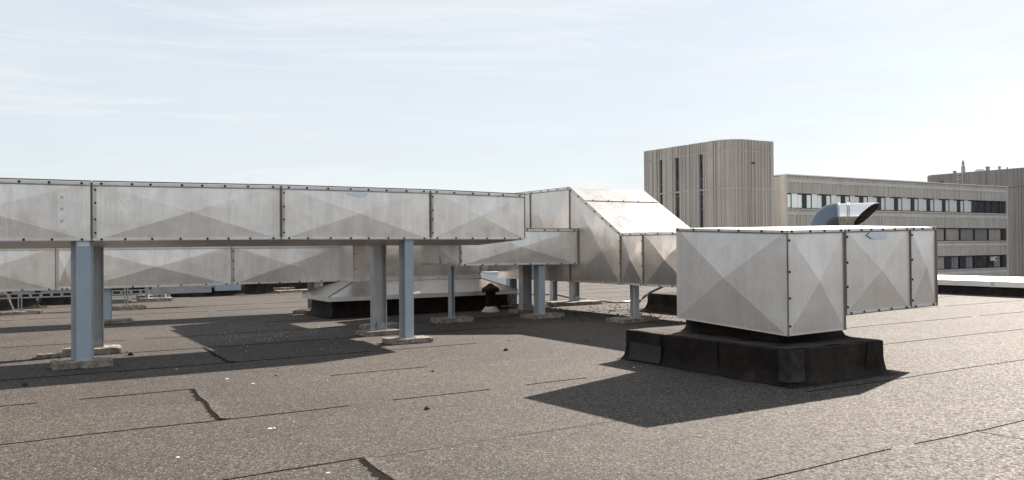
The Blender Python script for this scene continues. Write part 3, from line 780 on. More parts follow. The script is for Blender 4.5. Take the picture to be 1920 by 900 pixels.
# felt corner piece and skirt details
cpm = MB(); k = 15; vs = []; fs = []
def cornerpt(a, z):
    # a in [-1,1] along the fold round the front corner
    off = 0.024+0.022*noise.noise((a*3, z*9, 2.0))
    fl = 0.045*max(0, (0.16-z)/0.16)**2*1.3
    if a < 0: return (7.74-off-fl, 6.47-off-fl+(-a)*0.16, z)
    return (7.74-off-fl+a*0.26, 6.47-off-fl, z)
for j in range(12):
    z = 0.055+0.36*j/11
    for i in range(k): vs.append(cornerpt(-1+2*i/(k-1), z))
for j in range(11):
    for i in range(k-1): fs.append((j*k+i, j*k+i+1, (j+1)*k+i+1, (j+1)*k+i))
cpm.add(vs, fs, True).build('corner_patch', M['felt_shiny'], root, fix=False)
for yy in (7.55, 8.6):
    MB().hexa([(7.725, yy, 0.05), (7.735, yy, 0.05), (7.735, yy+0.02, 0.05), (7.725, yy+0.02, 0.05)], [(7.725, yy+0.03, 0.415), (7.735, yy+0.03, 0.415), (7.735, yy+0.05, 0.415), (7.725, yy+0.05, 0.415)]).build('lap', M['tar'], root)
MB().hexa([(9.10, 6.455, 0.03), (9.47, 6.455, 0.03), (9.47, 6.47, 0.03), (9.10, 6.47, 0.03)], [(9.18, 6.455, 0.42), (9.47, 6.455, 0.42), (9.47, 6.47, 0.42), (9.18, 6.47, 0.42)]).build('lap', M['bitumen'], root)
tf = MB(); vs = []
for i in range(41):
    for j in range(41):
        x = 7.765+1.71*i/40; y = 6.495+2.88*j/40
        vs.append((x, y, 0.424+0.010*noise.noise((x*3, y*3, 5))))
tf.add(vs, [(i*41+j, (i+1)*41+j, (i+1)*41+j+1, i*41+j+1) for i in range(40) for j in range(40)], True).build('top_felt', plain_mat('dusty_top_felt', (0.040, 0.033, 0.028), 0.85, 0, 0.5, 2.5, 0.3, 0.2), root, fix=False)
fold = MB(); vs = []; fs = []; rf_ = random.Random(4)
for i in range(60):
    x = 7.60+1.95*i/59; w = 0.03+0.05*abs(noise.noise((x*6, 3, 1)))*2; zz = 0.004+0.014*abs(noise.noise((x*5, 8, 1)))
    vs += [(x, 6.40-w, 0.001), (x, 6.40-w*0.4, 0.006+zz), (x, 6.43, 0.012)]
for i in range(59):
    a = i*3; fs += [(a, a+3, a+4, a+1), (a+1, a+4, a+5, a+2)]
fold.add(vs, fs, True).build('tar_edge', M['bitumen'], root, fix=False)
# mineral felt patch at the rear end of the left side
mp = MB()
vs = []; fs = []
for j in range(6):
    z = 0.02+0.24*j/5
    for i in range(6):
        y = 8.62+0.66*i/5; fl = 0.045*max(0, (0.16-z)/0.16)**2*1.2
        vs.append((7.74-0.03-fl, y, z))
for j in range(5):
    for i in range(5): fs.append((j*6+i, j*6+i+1, (j+1)*6+i+1, (j+1)*6+i))
mp.add(vs, fs, True).build('felt_patch', plain_mat('grey_mineral_felt', (0.030, 0.028, 0.028), 0.9, 0, 0.35, 45, 0.3), root, fix=False)
fm = MB()
sf = MB(); rnd = random.Random(5)
# planks
pk = MB().box(9.55, 10.30, 8.55, 8.75, 0.0, 0.07); 
o = MB().box(9.3, 10.45, 8.78, 8.90, 0.425, 0.475).build('plank', M['wood']); tag(o, 'grey timber batten lying on the curb behind the box, its end sticking out', 'plank')
for v in o.data.vertices: pass
q = empty('roof_curb', (11.6, 9.5, 0), 'low flat cap showing just under the box unit duct', 'curb')
MB().box(11.1, 12.0, 9.6, 10.2, 0.02, 0.40).build('upstand', M['bitumen'], q)
MB().box(10.9, 12.2, 9.5, 10.3, 0.402, 0.45).build('cap', M['flange'], q)

# ------------------------------------------------------------------ round cowl
d_ = 17.5; kx = (1541-960)/F; cxw = SX*kx*d_+CX*d_; cyw = -CX*kx*d_+SX*d_
root = empty('exhaust_cowl', (cxw, cyw, 0), 'round exhaust pipe bent over with a slanted steel mouth, behind the box unit', 'exhaust')
rr = 0.245
rt_ = Vector((SX, -CX, 0)); fw = Vector((CX, SX, 0)); hd_ = (rt_*0.93-fw*0.36).normalized()
side_ = Vector((0, 0, 1)).cross(hd_).normalized()
zc = 1.65+(456-403)*d_/F
Rb = 0.32
cpos = Vector((cxw, cyw, 0))
MB().tube([cpos+Vector((0, 0, 0.05)), cpos+Vector((0, 0, zc-Rb))], rr, 28, True, side_).build('riser', M['cowl_blue'], root)
eb = []
for i in range(17):
    a = math.pi/2*i/16
    eb.append(cpos+Vector((0, 0, zc-Rb+Rb*math.sin(a)))+hd_*(Rb*(1-math.cos(a))))
MB().tube(eb, rr*1.03, 36, False, side_).build('elbow', M['cowl_blue'], root)
ax0 = cpos+Vector((0, 0, zc))+hd_*Rb
seg = 48; ra = rr*0.97
def mouth_ring(rad_, kk, off=0.0):
    a = 2*math.pi*kk/seg; c_, s_ = math.cos(a), math.sin(a)
    rad = side_*c_+Vector((0, 0, 1))*s_
    return ax0+hd_*(0.55+0.22*s_+0.12*c_-off)+rad*rad_, ax0+rad*rad_
o0 = [mouth_ring(ra, k) for k in range(seg)]; o1 = [mouth_ring(ra-0.012, k) for k in range(seg)]
def band_faces(n): return [(k2, (k2+1) % seg, n+(k2+1) % seg, n+k2) for k2 in range(seg)]
steel = metal_mat('polished_steel', (0.82, 0.82, 0.83), (0.88, 0.88, 0.88), 0.17, 1.0, 0.12, 0.15)
mo = MB(); mo.add([b_ for a_, b_ in o0]+[a_ for a_, b_ in o0], band_faces(seg), True)
mo.add([a_ for a_, b_ in o0]+[a_ for a_, b_ in o1], band_faces(seg))
mo.build('mouth', steel, root)
li = MB(); li.add([b_ for a_, b_ in o1]+[mouth_ring(ra-0.012, k, 0.004)[0] for k in range(seg)], band_faces(seg), True)
li.add([b_ for a_, b_ in o1], [tuple(range(seg))]); li.build('liner', plain_mat('sooty_inside', (0.045, 0.035, 0.03), 0.7), root)  # shade inside the pipe put into a dark base colour
for q_, w_ in ((0.02, 1.07), (0.18, 1.04), (0.215, 1.04)):
    MB().tube([ax0+hd_*(q_-0.012), ax0+hd_*q_, ax0+hd_*(q_+0.012)], [rr*0.98, rr*w_, rr*0.98], 36, False, side_).build('band', M['flange'], root)

# ------------------------------------------------------------------ black curb behind, hose
root = empty('roof_curb', (13.97, 13.0, 0), 'black felt curb beneath the sloping duct left of the box unit', 'curb')
curb(root, 14.05, 15.6, 12.9, 16.2, 0.42, 0.12, seed=9)
hp = [G(1205, 566)]
def GP(u, v, z=0.03): a = G(u, v); return (a[0], a[1], z)
hose_pts = [GP(940, 551), GP(1000, 553), GP(1040, 553), GP(1075, 560), GP(1110, 563), GP(1150, 568), GP(1180, 567), GP(1200, 563)]
# rise to the curb and up to the duct
hose_pts += [(13.95, 16.25, 0.30), (13.9, 15.9, 0.46), (13.78, 14.9, 0.78)]
def smooth_path(P, k=6):
    P = [Vector(p) for p in P]; out = []
    for i in range(len(P)-1):
        p0, p1, p2, p3 = P[max(i-1, 0)], P[i], P[i+1], P[min(i+2, len(P)-1)]
        for j in range(k):
            t = j/k
            out.append(0.5*((2*p1)+(-p0+p2)*t+(2*p0-5*p1+4*p2-p3)*t*t+(-p0+3*p1-3*p2+p3)*t**3))
    out.append(P[-1]); return out
hm = MB().tube(smooth_path(hose_pts), 0.032, 8).build('hose', M['flange']); tag(hm, 'grey conduit hose trailing over the sunlit roof and rising to the sloping duct', 'hose')

# ------------------------------------------------------------------ cable tray and low things at the back left
root = empty('cable_tray', (0, 25, 0), 'slotted zinc cable tray on small stands under the low back duct', 'cable tray')
tr = MB(); TZ = 0.46
xt0, xt1 = -8.0, 4.0
tr.box(xt0, xt1, 25.0, 25.3, TZ-0.05, TZ-0.045)
for zz in (TZ-0.06, TZ+0.045): tr.box(xt0, xt1, 24.99, 25.0, zz, zz+0.028)
x = xt0
while x < xt1:
    tr.box(x, x+0.07, 24.99, 25.0, TZ-0.032, TZ+0.045); x += 0.24
tr.build('rail', M['tray'], root)
MB().box(xt1-0.35, xt1+1.2, 24.96, 25.34, TZ-0.07, TZ+0.13).build('end_cover', M['tray'], root)
for i, uu in enumerate((37, 236)):
    xx = S(uu, 24.95)
    MB().box(xx-0.05, xx-0.02, 24.9, 24.95, 0.08, 1.0).build('stand', M['tray'], root)
    MB().box(xx+0.02, xx+0.05, 24.9, 24.95, 0.08, 1.0).build('stand', M['tray'], root)
paver(S(38, 24.95), 24.95, 0.95, 0.5, 0.09, 'pale paver under the cable tray stand at the far left', 0.05, 21, 'pavers under the cable tray')
paver(S(241, 24.95), 24.95, 0.8, 0.5, 0.10, 'pale paver under the second cable tray stand', 0.05, 22, 'pavers under the cable tray')
for (uu, yy, lab) in ((290, 28.3, 'front paver of the two under the tray end cover'), (287, 30.2, 'rear paver of the two under the tray end cover')):
    xx = S(uu, yy); paver(xx, yy, 1.0, 0.5, 0.11, lab, 0.0, int(yy), 'pavers under the cable tray')
    for dx in (-0.22, 0.28): MB().tube([(xx+dx, yy, 0.1), (xx+dx, yy, 0.62)], 0.05, 10).build('stand', M['tray'], root)
MB().box(S(266, 28.3)-0.1, S(309, 28.3)+0.1, 28.1, 30.4, 0.6, 0.66).build('end_platform', M['tray'], root)
def rcurb(u0, u1, y0, y1, h, label, mat='bitumen', cap=None):
    a, b = S(u0, y0), S(u1, y0); r = empty('roof_curb', (a, y0, 0), label, 'curb')
    curb(r, a, b, y0, y1, h, 0.14, seed=int(u0))
    if cap: MB().box(a-0.08, b+0.08, y0-0.06, y1+0.08, h-0.06, h+0.02).build('cap', M[cap], r)  # paler cap stands in for sunlight on the curb top
    return r
rcurb(22, 68, 27.2, 29.0, 0.42, 'dark felt curb behind the cable tray at the far left')
rcurb(78, 180, 28.4, 30.2, 0.38, 'broad dark felt curb behind the cable tray left of the near post')
rcurb(318, 398, 30.2, 31.8, 0.36, 'wide black curb with its sunlit top painted in as a pale cap seen under the low duct', cap='flange')
rcurb(458, 512, 30.2, 31.8, 0.40, 'black square curb right of the pale blue box at the back')
r = empty('roof_box', (S(403, 30), 30, 0), 'pale blue-grey metal box on a felt curb at the back left', 'box')
a, b = S(403, 30), S(450, 30)
curb(r, a-0.05, b+0.05, 29.95, 31.0, 0.18, 0.14, seed=2); MB().box(a, b, 29.9, 31.0, 0.18, 0.50).build('housing', M['blue'], r)
for i, (uu, vv, w) in enumerate(((528, 543, 0.9), (548, 548, 1.3), (562, 541, 0.8))):
    x, y = G(uu, vv); paver(x, y, w, 0.45, 0.09, ['small grey paver at the back between the black curb and the hood', 'widest paver at the back lying before the hooded casing', 'rear paver with two short rods before the hooded casing'][i], 0.1*i, 30+i, 'pavers at the back')
x, y = G(8, 588)
r = empty('felt_upstand', (x, y, 0), 'leaning grey felt-covered upstand at the far left edge', 'curb')
u_ = MB().hexa([(x-0.5, y, 0), (x+0.25, y, 0), (x+0.25, y+0.6, 0), (x-0.5, y+0.6, 0)], [(x-0.5, y+0.05, 0.55), (x+0.05, y+0.05, 0.55), (x+0.05, y+0.5, 0.55), (x-0.5, y+0.5, 0.55)]).build('upstand', M['roof'], r)
bevel(u_, 0.05, 3)
# low things at the back seen under the sloping duct
x, y = G(935, 533)
r = empty('roof_box', (x, y, 0), 'small pale box far behind the capped vent pipe', 'box')
MB().box(x-0.35, x+0.45, y, y+0.8, 0.0, 0.50).build('housing', M['tape'], r)
MB().box(x-0.4, x+0.5, y-0.05, y+0.85, 0.503, 0.54).build('lid', M['bright'], r)

# ------------------------------------------------------------------ loose bits
rnd = random.Random(11)
mb = MB()
def chip(mb, x, y, r, h, rnd, k=6):
    ph = rnd.uniform(0, 6); c = [(x+math.cos(ph+2*math.pi*i/k)*r*rnd.uniform(0.5, 1.1), y+math.sin(ph+2*math.pi*i/k)*r*rnd.uniform(0.5, 1.0)) for i in range(k)]
    vs = [(a, b, 0.001) for a, b in c]+[(x+(a-x)*0.6, y+(b-y)*0.6, h) for a, b in c]
    mb.add(vs, [(i, (i+1) % k, k+(i+1) % k, k+i) for i in range(k)]+[tuple(range(k, 2*k))])
for i in range(75):
    u = rnd.uniform(400, 640); v = rnd.gauss(632, 12)
    if v < 605: continue
    x, y = G(u, v); chip(mb, x, y, rnd.uniform(0.006, 0.02), 0.004, rnd)
for i in range(60):
    u = rnd.uniform(0, 900); v = rnd.uniform(590, 880); x, y = G(u, v); chip(mb, x, y, rnd.uniform(0.004, 0.010), 0.003, rnd)
for i in range(70):
    u = rnd.uniform(900, 1900); v = rnd.uniform(590, 880); x, y = G(u, v); chip(mb, x, y, rnd.uniform(0.004, 0.009), 0.003, rnd)
for (u, v, r_) in ((503, 803, 0.03), (512, 802, 0.02), (424, 710, 0.03), (473, 719, 0.03), (612, 713, 0.02), (612, 886, 0.02), (330, 857, 0.02), (1187, 689, 0.025), (330, 692, 0.03), (548, 791, 0.012)):
    x, y = G(u, v); chip(mb, x, y, r_, 0.005, rnd)
o = mb.build('litter', M['speck']); tag(o, kind='stuff')
mb = MB()
for i in range(420):
    u = rnd.gauss(1190, 75); v = rnd.gauss(584, 9)
    if v < 566 or u > 1300: continue
    x, y = G(u, v); chip(mb, x, y, rnd.uniform(0.008, 0.035)*(1 if rnd.random() < 0.93 else 2.2), rnd.uniform(0.006, 0.025), rnd, 5)
for i in range(260):
    a = rnd.random(); x = 7.8+a*1.8; y = 6.38+rnd.gauss(0, 0.02)-0.03; chip(mb, x, y, rnd.uniform(0.005, 0.02), 0.008, rnd, 5)
for ob in [o_ for o_ in bpy.data.objects if o_.name.startswith('concrete_paver')]:
    for i in range(16):
        a_ = rnd.uniform(0, 6.28); px_, py_ = ob.location.x+math.cos(a_)*0.50+rnd.gauss(0, 0.05), ob.location.y+math.sin(a_)*0.33+rnd.gauss(0, 0.05)
        chip(mb, px_, py_, rnd.uniform(0.006, 0.02), rnd.uniform(0.006, 0.015), rnd, 5)
for y_ in (8.28, 6.13, 12.35, 10.3):
    for i in range(45):
        chip(mb, rnd.uniform(-4, 14), y_+0.03+abs(rnd.gauss(0, 0.03)), rnd.uniform(0.003, 0.009), 0.004, rnd, 5)
for i in range(160):
    u = rnd.uniform(880, 1200); v = rnd.uniform(560, 600); x, y = G(u, v); chip(mb, x, y, rnd.uniform(0.005, 0.025), 0.01, rnd, 5)
o = mb.build('debris', M['moss']); tag(o, kind='stuff')
cl = [(45, 723, 0.035, 'dark clod on the roof at the lower left corner'), (245, 666, 0.05, 'flat dark clod right of the two left posts'), (799, 767, 0.03, 'dark clod on the open roof in the lower middle'),
      (947, 657, 0.035, 'dark clod on the sunlit roof right of the middle paver'), (516, 705, 0.02, 'tiny dark clod below the edge of the long duct shadow'), (809, 697, 0.02, 'tiny dark clod on the roof below the middle paver'),
      (1652, 718, 0.012, 'tiny dark clod near the tip of the box unit shadow'), (1098, 639, 0.02, 'tiny dark clod in the shade left of the black curb'), (1385, 770, 0.015, 'tiny dark clod under the shadow edge of the box unit')]
for (u, v, r_, lab) in cl:
    x, y = G(u, v); mb = MB()
    mb.lathe((x, y, 0), [(r_, 0.0), (r_*1.05, r_*0.4), (r_*0.6, r_*0.9), (0.0, r_)], 9)
    for q in mb.v: q += noise.noise_vector(q*40)*r_*0.5; q.z = max(q.z, 0.001)
    tag(mb.build('clod', M['clod']), lab, 'clod', 'dark clods on the roof')

# ------------------------------------------------------------------ ribbed surfaces
def ribbed(mb, path, z0, z1, seed, wmin=0.10, wmax=0.34, depths=(0.0, 0.05, 0.09), skip=()):
    """vertical board-marked ribs along a plan polyline (outward = left of travel direction reversed)"""
    rnd = random.Random(seed)
    segs = []; tot = 0
    for a, b in zip(path[:-1], path[1:]):
        ln = math.hypot(b[0]-a[0], b[1]-a[1]); segs.append((tot, tot+ln, a, b)); tot += ln
    def pt(s, off):
        for s0, s1, a, b in segs:
            if s <= s1+1e-6:
                f = (s-s0)/(s1-s0); dx, dy = (b[0]-a[0])/(s1-s0), (b[1]-a[1])/(s1-s0)
                return (a[0]+(b[0]-a[0])*f+dy*off, a[1]+(b[1]-a[1])*f-dx*off)
        a, b = segs[-1][2:]; return b
    s = 0; prev = None; P = []
    while s < tot-0.01:
        w = min(rnd.uniform(wmin, wmax), tot-s); o = rnd.choice(depths)
        if any(a_ < s+w/2 < b_ for a_, b_ in skip): o = -0.25
        P.append(pt(s, o)); P.append(pt(s+w-0.001, o)); s += w
    n = len(P)
    mb.add([(x, y, z0) for x, y in P]+[(x, y, z1) for x, y in P], [(i, i+1, n+i+1, n+i) for i in range(n-1)])
    return P

# tower -------------------------------------------------------------
kt = (1372-960)/F; dt = 75.0
tx, ty = SX*kt*dt+CX*dt, -CX*kt*dt+SX*dt
tyb = at_x(1209, tx); txr = S(1451, ty)
root = empty('tower_block', (tx, ty, -14), 'windowless ribbed concrete tower with a rounded corner and three dark slot windows', 'building')
cr = 1.9; path = [(tx, tyb)]
arc = [(tx+cr-cr*math.cos(a), ty+cr-cr*math.sin(a)) for a in [R(90)*i/8 for i in range(9)]]
path += arc+[(txr, ty)]
ztop = 1.65+(458-259)*dt/F
z_j1 = 1.65+(458-280)*dt/F; z_j2 = 1.65+(458-351)*dt/F
slots = [(at_x(1238, tx), at_x(1244.5, tx)), (at_x(1268, tx), at_x(1275, tx)), (at_x(1313, tx), at_x(1320.5, tx))]
sk_ = [(tyb-a, tyb-b) for a, b in slots]
mb = MB()
for (za, zb3, sd) in ((z_j1, ztop, 1), (z_j2, z_j1-0.07, 2), (z_j2-4.4, z_j2-0.07, 3), (-14, z_j2-4.47, 4)):
    ribbed(mb, path, za, zb3, 2, 0.05, 0.16, (0.0, 0.06, 0.13), () if sd == 1 else sk_)
# core and closing sides
core = [(tx+0.02, tyb-0.02)]+[(x+0.02, y+0.02) for x, y in arc]+[(txr-0.02, ty+0.02), (txr-0.02, tyb-0.02)]
def prism(mb, P, z0, z1):
    n = len(P); mb.add([(x, y, z0) for x, y in P]+[(x, y, z1) for x, y in P], [(i, (i+1) % n, n+(i+1) % n, n+i) for i in range(n)]+[tuple(range(n, 2*n))])
# core is set back so that the slot windows stay recessed
core2 = [(tx+0.5, tyb-0.02)]+[(x+0.35, y+0.35) for x, y in arc[1:]]+[(txr-0.02, ty+0.35), (txr-0.02, tyb-0.02)]
prism(mb, core2, -14, ztop-0.25)
prism(mb, [(tx-0.02, tyb), (tx+0.5, tyb), (tx+0.5, tyb-0.05), (tx-0.02, tyb-0.05)], -14, ztop)
prism(mb, [(tx-0.02, tyb-0.5), (tx+0.3, tyb-0.5), (tx+0.3, tyb-0.2), (tx-0.02, tyb-0.2)], -14, -13)
mb.build('wall', M['tower'], root)
jm = MB()
for zj in (z_j1, z_j2, z_j2-4.4):
    ribbed(jm, path, zj-0.10, zj+0.01, 9, 0.3, 0.5, (0.045,))
jm.build('joint_strip', M['band'], root)
cpp = MB(); 
cpn = [(tx+0.03, tyb-0.03)]+[(x+0.05, y+0.05) for x, y in arc[1:]]+[(txr-0.03, ty+0.05), (txr-0.03, tyb-0.03)]
cpp.add([(x, y, ztop-0.2) for x, y in cpn], [tuple(range(len(cpn)))]); cpp.build('roof', M['tower'], root)
zs_top = [1.65+(459-298)*0.0, 0, 0]
for (a, b), ytop in zip(slots, (298, 293, 286)):
    dd = CX*tx+SX*(a+b)/2; zt_ = 1.65+(459-ytop)*dd/F
    w = MB(); w.box(tx+0.10, tx+0.16, b-0.12, a+0.12, -14, zt_)
    wo = w.build('window', M['glass_dark'], root)
    if ytop != 286 or True:
        t_ = MB(); t_.box(tx-0.03, tx+0.09, b-0.05, a+0.05, zt_, z_j1-0.04); t_.build('lintel', M['tower'], root)
    mlb = MB(); z = zt_-2.6
    while z > -12: mlb.box(tx+0.05, tx+0.098, b, a, z, z+0.09); z -= (1.4 if int(z*3) % 2 else 2.1)
    mlb.build('transom', M['mullion'], wo)
kq = (1410-960)/F
lx_ = S(1410, ty); MB().box(lx_-0.10, lx_+0.12, ty-0.40, ty-0.1, 1.65+(458-305)*dt/F, 1.65+(458-302.5)*dt/F).build('floodlight', M['frame'], root)

# long wing ---------------------------------------------------------
wy = 58.5; wx0 = S(1473, wy); wx1 = S(1889, wy); wtop = 8.86
root = empty('office_wing', (wx0, wy, -14), 'long concrete office wing with rows of windows beyond the roof at the right', 'building')
bays = 13; inset0 = 0.30; pitch = (wx1-wx0-1.0-inset0)/bays
rows = [(5.33, 6.97), (1.80, 3.42), (-1.70, -0.02), (-5.2, -3.5)]
mb = MB()
# body behind the openings
mb.box(wx0+0.02, wx1-0.02, wy+0.5, wy+14, -14, wtop-0.12)
bands = [(6.97, wtop), (3.42, 5.33), (-0.02, 1.80), (-3.5, -1.70), (-14, -5.2)]
wall = mb.build('core', M['wing'], root)
mb = MB()
for bi, (za, zb4) in enumerate(bands):
    h = zb4-za
    ra_, rb_ = (za, za+h*0.66) if bi else (za, za+h*0.60)
    ribbed(mb, [(wx0+0.25, wy), (wx1-0.25, wy)], ra_, rb_, 20+bi, 0.10, 0.34, (0.0, 0.03, 0.06))
    ribbed(mb, [(wx0+0.25, wy), (wx1-0.25, wy)], rb_+0.35, zb4 if bi else zb4-0.08, 30+bi, 0.10, 0.34, (0.0, 0.03, 0.06))
    mb.box(wx0+0.25, wx1-0.25, wy+0.02, wy+0.49, za, zb4-0.02)
mb.build('ribbed_band', M['wing'], root)
mb = MB()
for bi, (za, zb4) in enumerate(bands):
    h = zb4-za; rb_ = za+h*(0.66 if bi else 0.60)
    mb.box(wx0+0.25, wx1-0.25, wy-0.07, wy+0.018, rb_+0.002, rb_+0.348)
    if bi and bi < 4: mb.box(wx0+0.25, wx1-0.25, wy-0.12, wy+0.02, zb4-0.09, zb4+0.004)
mb.build('smooth_band', M['band'], root)
mb = MB(); mb.box(wx0-0.02, wx0+0.25, wy-0.10, wy+0.6, -14, wtop-0.05); mb.box(wx1-0.25, wx1+0.02, wy-0.10, wy+0.6, -14, wtop-0.05)
mb.build('corner_pier', M['band'], root)
mb = MB(); ribbed(mb, [(wx0, wy+14), (wx0, wy+0.6)], -14, wtop-0.05, 77, 0.12, 0.4, (0.0, 0.03, 0.06)); mb.build('end_wall', M['wing'], root)
mb = MB(); mb.box(wx0-0.08, wx1+0.08, wy-0.14, wy+0.35, wtop-0.04, wtop+0.07); mb.box(wx0-0.08, wx0+0.3, wy+0.352, wy+14, wtop-0.04, wtop+0.07)
mb.build('roof_coping', M['coping'], root)
mb = MB().box(wx0, wx1, wy+0.36, wy+14, wtop-0.115, wtop-0.06); mb.build('roof', M['farwall'], root)
def window(x, z0, z1, kind, row, b):
    w = pitch
    fr = MB()
    fr.box(x, x+w, wy+0.18, wy+0.44, z0, z0+0.10); fr.box(x, x+w, wy+0.18, wy+0.44, z1-0.12, z1)
    fr.box(x+w-0.62 if row == 0 else x+w-0.22, x+w, wy+0.10, wy+0.44, z0+0.101, z1-0.121); fr.box(x, x+0.06, wy+0.18, wy+0.44, z0+0.101, z1-0.121)
    o = fr.build('window', M['frame'], root)
    if row == 0:
        a = x+0.06; widths = (0.74, 0.92, 0.74); gaps = 0.08
        for j, pw in enumerate(widths):
            zt2 = z1-0.14 if j != 1 else z1-0.03
            zb5 = z0+0.12 if j != 1 else z0+0.11
            yy = wy+0.20 if j != 1 else wy+0.16
            p = MB().box(a, a+pw, yy, yy+0.02, zb5, zt2).build('pane', M[kind], o)
            a += pw+gaps
        MB().box(x+0.06+0.74+0.01, x+0.06+0.74+0.07, wy+0.14, wy+0.42, z0+0.1, z1-0.12).build('mullion', M['frame'], o)
    else:
        if kind == 'mixed':
            MB().box(x+0.07, x+w*0.42, wy+0.24, wy+0.26, z0+0.11, z1-0.13).build('pane', M['glass_dark'], o)
            MB().box(x+w*0.42+0.01, x+w*0.56, wy+0.24, wy+0.26, z0+0.11, z1-0.13).build('pane', M['curtain'], o)
            MB().box(x+w*0.56+0.06, x+w*0.86, wy+0.24, wy+0.26, z0+0.11, z1-0.13).build('pane', M['curtain'], o)
        else:
            MB().box(x+0.07, x+w-0.24, wy+0.24, wy+0.26, z0+0.11, z1-0.13).build('pane', M[kind], o)
    MB().box(x-0.02, x+w+0.02 if b == bays-1 else x+w-0.022, wy-0.06, wy+0.17, z0-0.05+0.052, z0+0.05).build('sill', M['mullion'], o)
    return o
for ri, (z0, z1) in enumerate(rows):
    for b in range(bays):
        x = wx0+inset0+b*pitch
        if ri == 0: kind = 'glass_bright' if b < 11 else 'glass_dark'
        elif ri == 1: kind = ['blind', 'blind', 'blind_grey', 'blind_grey', 'blind'][(b-8) % 5]
        elif ri == 2: kind = ['blind', 'mixed', 'mixed', 'glass_dark', 'mixed'][(b-8) % 5]
        else: kind = 'glass_dark'
        window(x, z0, z1, kind, ri, b)
mb = MB()
for (z0, z1) in rows: mb.box(wx0+0.25, wx0+inset0, wy+0.1, wy+0.49, z0, z1); mb.box(wx0+inset0+bays*pitch, wx1-0.25, wy+0.05, wy+0.49, z0, z1)
mb.build('jamb', M['frame'], root)
ax_ = S(1860, wy)
ac = MB().box(ax_-0.3, ax_+0.3, wy-0.45, wy+0.1, -0.75, -0.25).build('air_conditioner', M['white_paint'], root)
MB().box(ax_-0.15, ax_+0.2, wy-0.47, wy-0.452, -0.68, -0.32).build('grille', M['frame'], ac)

# far block at the right -------------------------------------------
kf = (1750-960)/F; df = 150.0
fx, fy = SX*kf*df+CX*df, -CX*kf*df+SX*df; fz = 1.65+(454.8-328)*df/F
root = empty('far_block', (fx, fy, -14), 'plain ribbed grey-brown block with roof vents behind the office wing at the far right', 'building')
mb = MB(); fpath = [(fx+2.2, fy+2.2), (fx+0.8, fy+1.3), (fx, fy), (fx, 5)]
ribbed(mb, fpath, fz-3.1, fz, 51, 0.15, 0.6, (0.0, 0.06, 0.12)); ribbed(mb, fpath, -14, fz-3.17, 51, 0.15, 0.6, (0.0, 0.06, 0.12))
mb.box(fx+0.2, fx+30, 5.1, fy-0.1, -14, fz-0.3)
mb.add([(fx+0.15, 5, fz-0.25), (fx+30, 5, fz-0.25), (fx+30, fy+2.2, fz-0.25), (fx+2.2, fy+2.2, fz-0.25), (fx+0.8, fy+1.3, fz-0.25), (fx+0.15, fy, fz-0.25)], [(0, 1, 2, 3, 4, 5)])
mb.add([(fx+2.2, fy+2.2, -14), (fx+30, fy+2.2, -14), (fx+30, fy+2.2, fz-0.2), (fx+2.2, fy+2.2, fz-0.2)], [(0, 1, 2, 3)])
mb.build('wall', M['farwall'], root)
def fyu(u): return at_x(u, fx)
for (u, ua, vt, nm) in ((1779.5, 5.5, 320.5, 'roof_vent'), (1841, 6.5, 312.3, 'roof_vent'), (1863, 4, 311.8, 'roof_vent'), (1877.5, 2, 313.2, 'roof_vent')):
    yy = fyu(u)-0.6; dd = CX*(fx+1)+SX*yy; zt_ = 1.65+(461.4-0.0085*(u-960)-vt)*dd/F; rr_ = ua*0.5*dd/F
    m2 = MB(); m2.lathe((fx+1.0, yy, 0), [(rr_, fz-0.5), (rr_, zt_-0.25)], 16); m2.lathe((fx+1.0, yy, 0), [(rr_*1.2, zt_-0.25), (rr_*1.2, zt_), (0, zt_)], 16)
    m2.build(nm, M['tray'], root)
yy = fyu(1829); m2 = MB().hexa([(fx+1, yy-0.75, fz-0.3), (fx+2.5, yy-0.75, fz-0.3), (fx+2.5, yy+0.75, fz-0.3), (fx+1, yy+0.75, fz-0.3)], [(fx+1.2, yy-0.45, fz+0.45), (fx+2.2, yy-0.45, fz+0.45), (fx+2.2, yy+0.45, fz+0.45), (fx+1.2, yy+0.45, fz+0.45)]).build('roof_dome', M['coping'], root)
yy = fyu(1804); dd = CX*fx+SX*yy
zt_ = 1.65+(454.2-300.5)*dd/F
ch = MB(); ch.lathe((fx+0.6, yy, 0), [(0.33, fz-0.5), (0.33, zt_-1.15), (0.22, zt_-1.0), (0.22, zt_-0.3), (0.15, zt_-0.28), (0.15, zt_), (0, zt_)], 16)
cho = ch.build('chimney', M['tray'], root)
ld = MB()
for s_ in (-0.42, 0.42): ld.box(fx-0.35, fx-0.29, yy+s_-0.03, yy+s_+0.03, fz-4.0, fz+0.1)
z = fz-3.9
while z < fz: ld.box(fx-0.34, fx-0.30, yy-0.39, yy+0.39, z, z+0.05); z += 0.45
for z in (fz-1.2, fz-0.1, ): ld.box(fx-0.7, fx-0.36, yy-0.5, yy+0.5, z, z+0.08)
for s_ in (-0.45,): ld.box(fx-0.35, fx-0.31, yy+s_, yy+s_+0.03, fz, fz+1.5)
ld.build('ladder', M['coping'], root)
w_ = fyu(1768); MB().box(fx-0.14, fx-0.121, w_-0.3, w_+0.35, fz-1.9, fz-1.3).build('window', M['frame'], root)

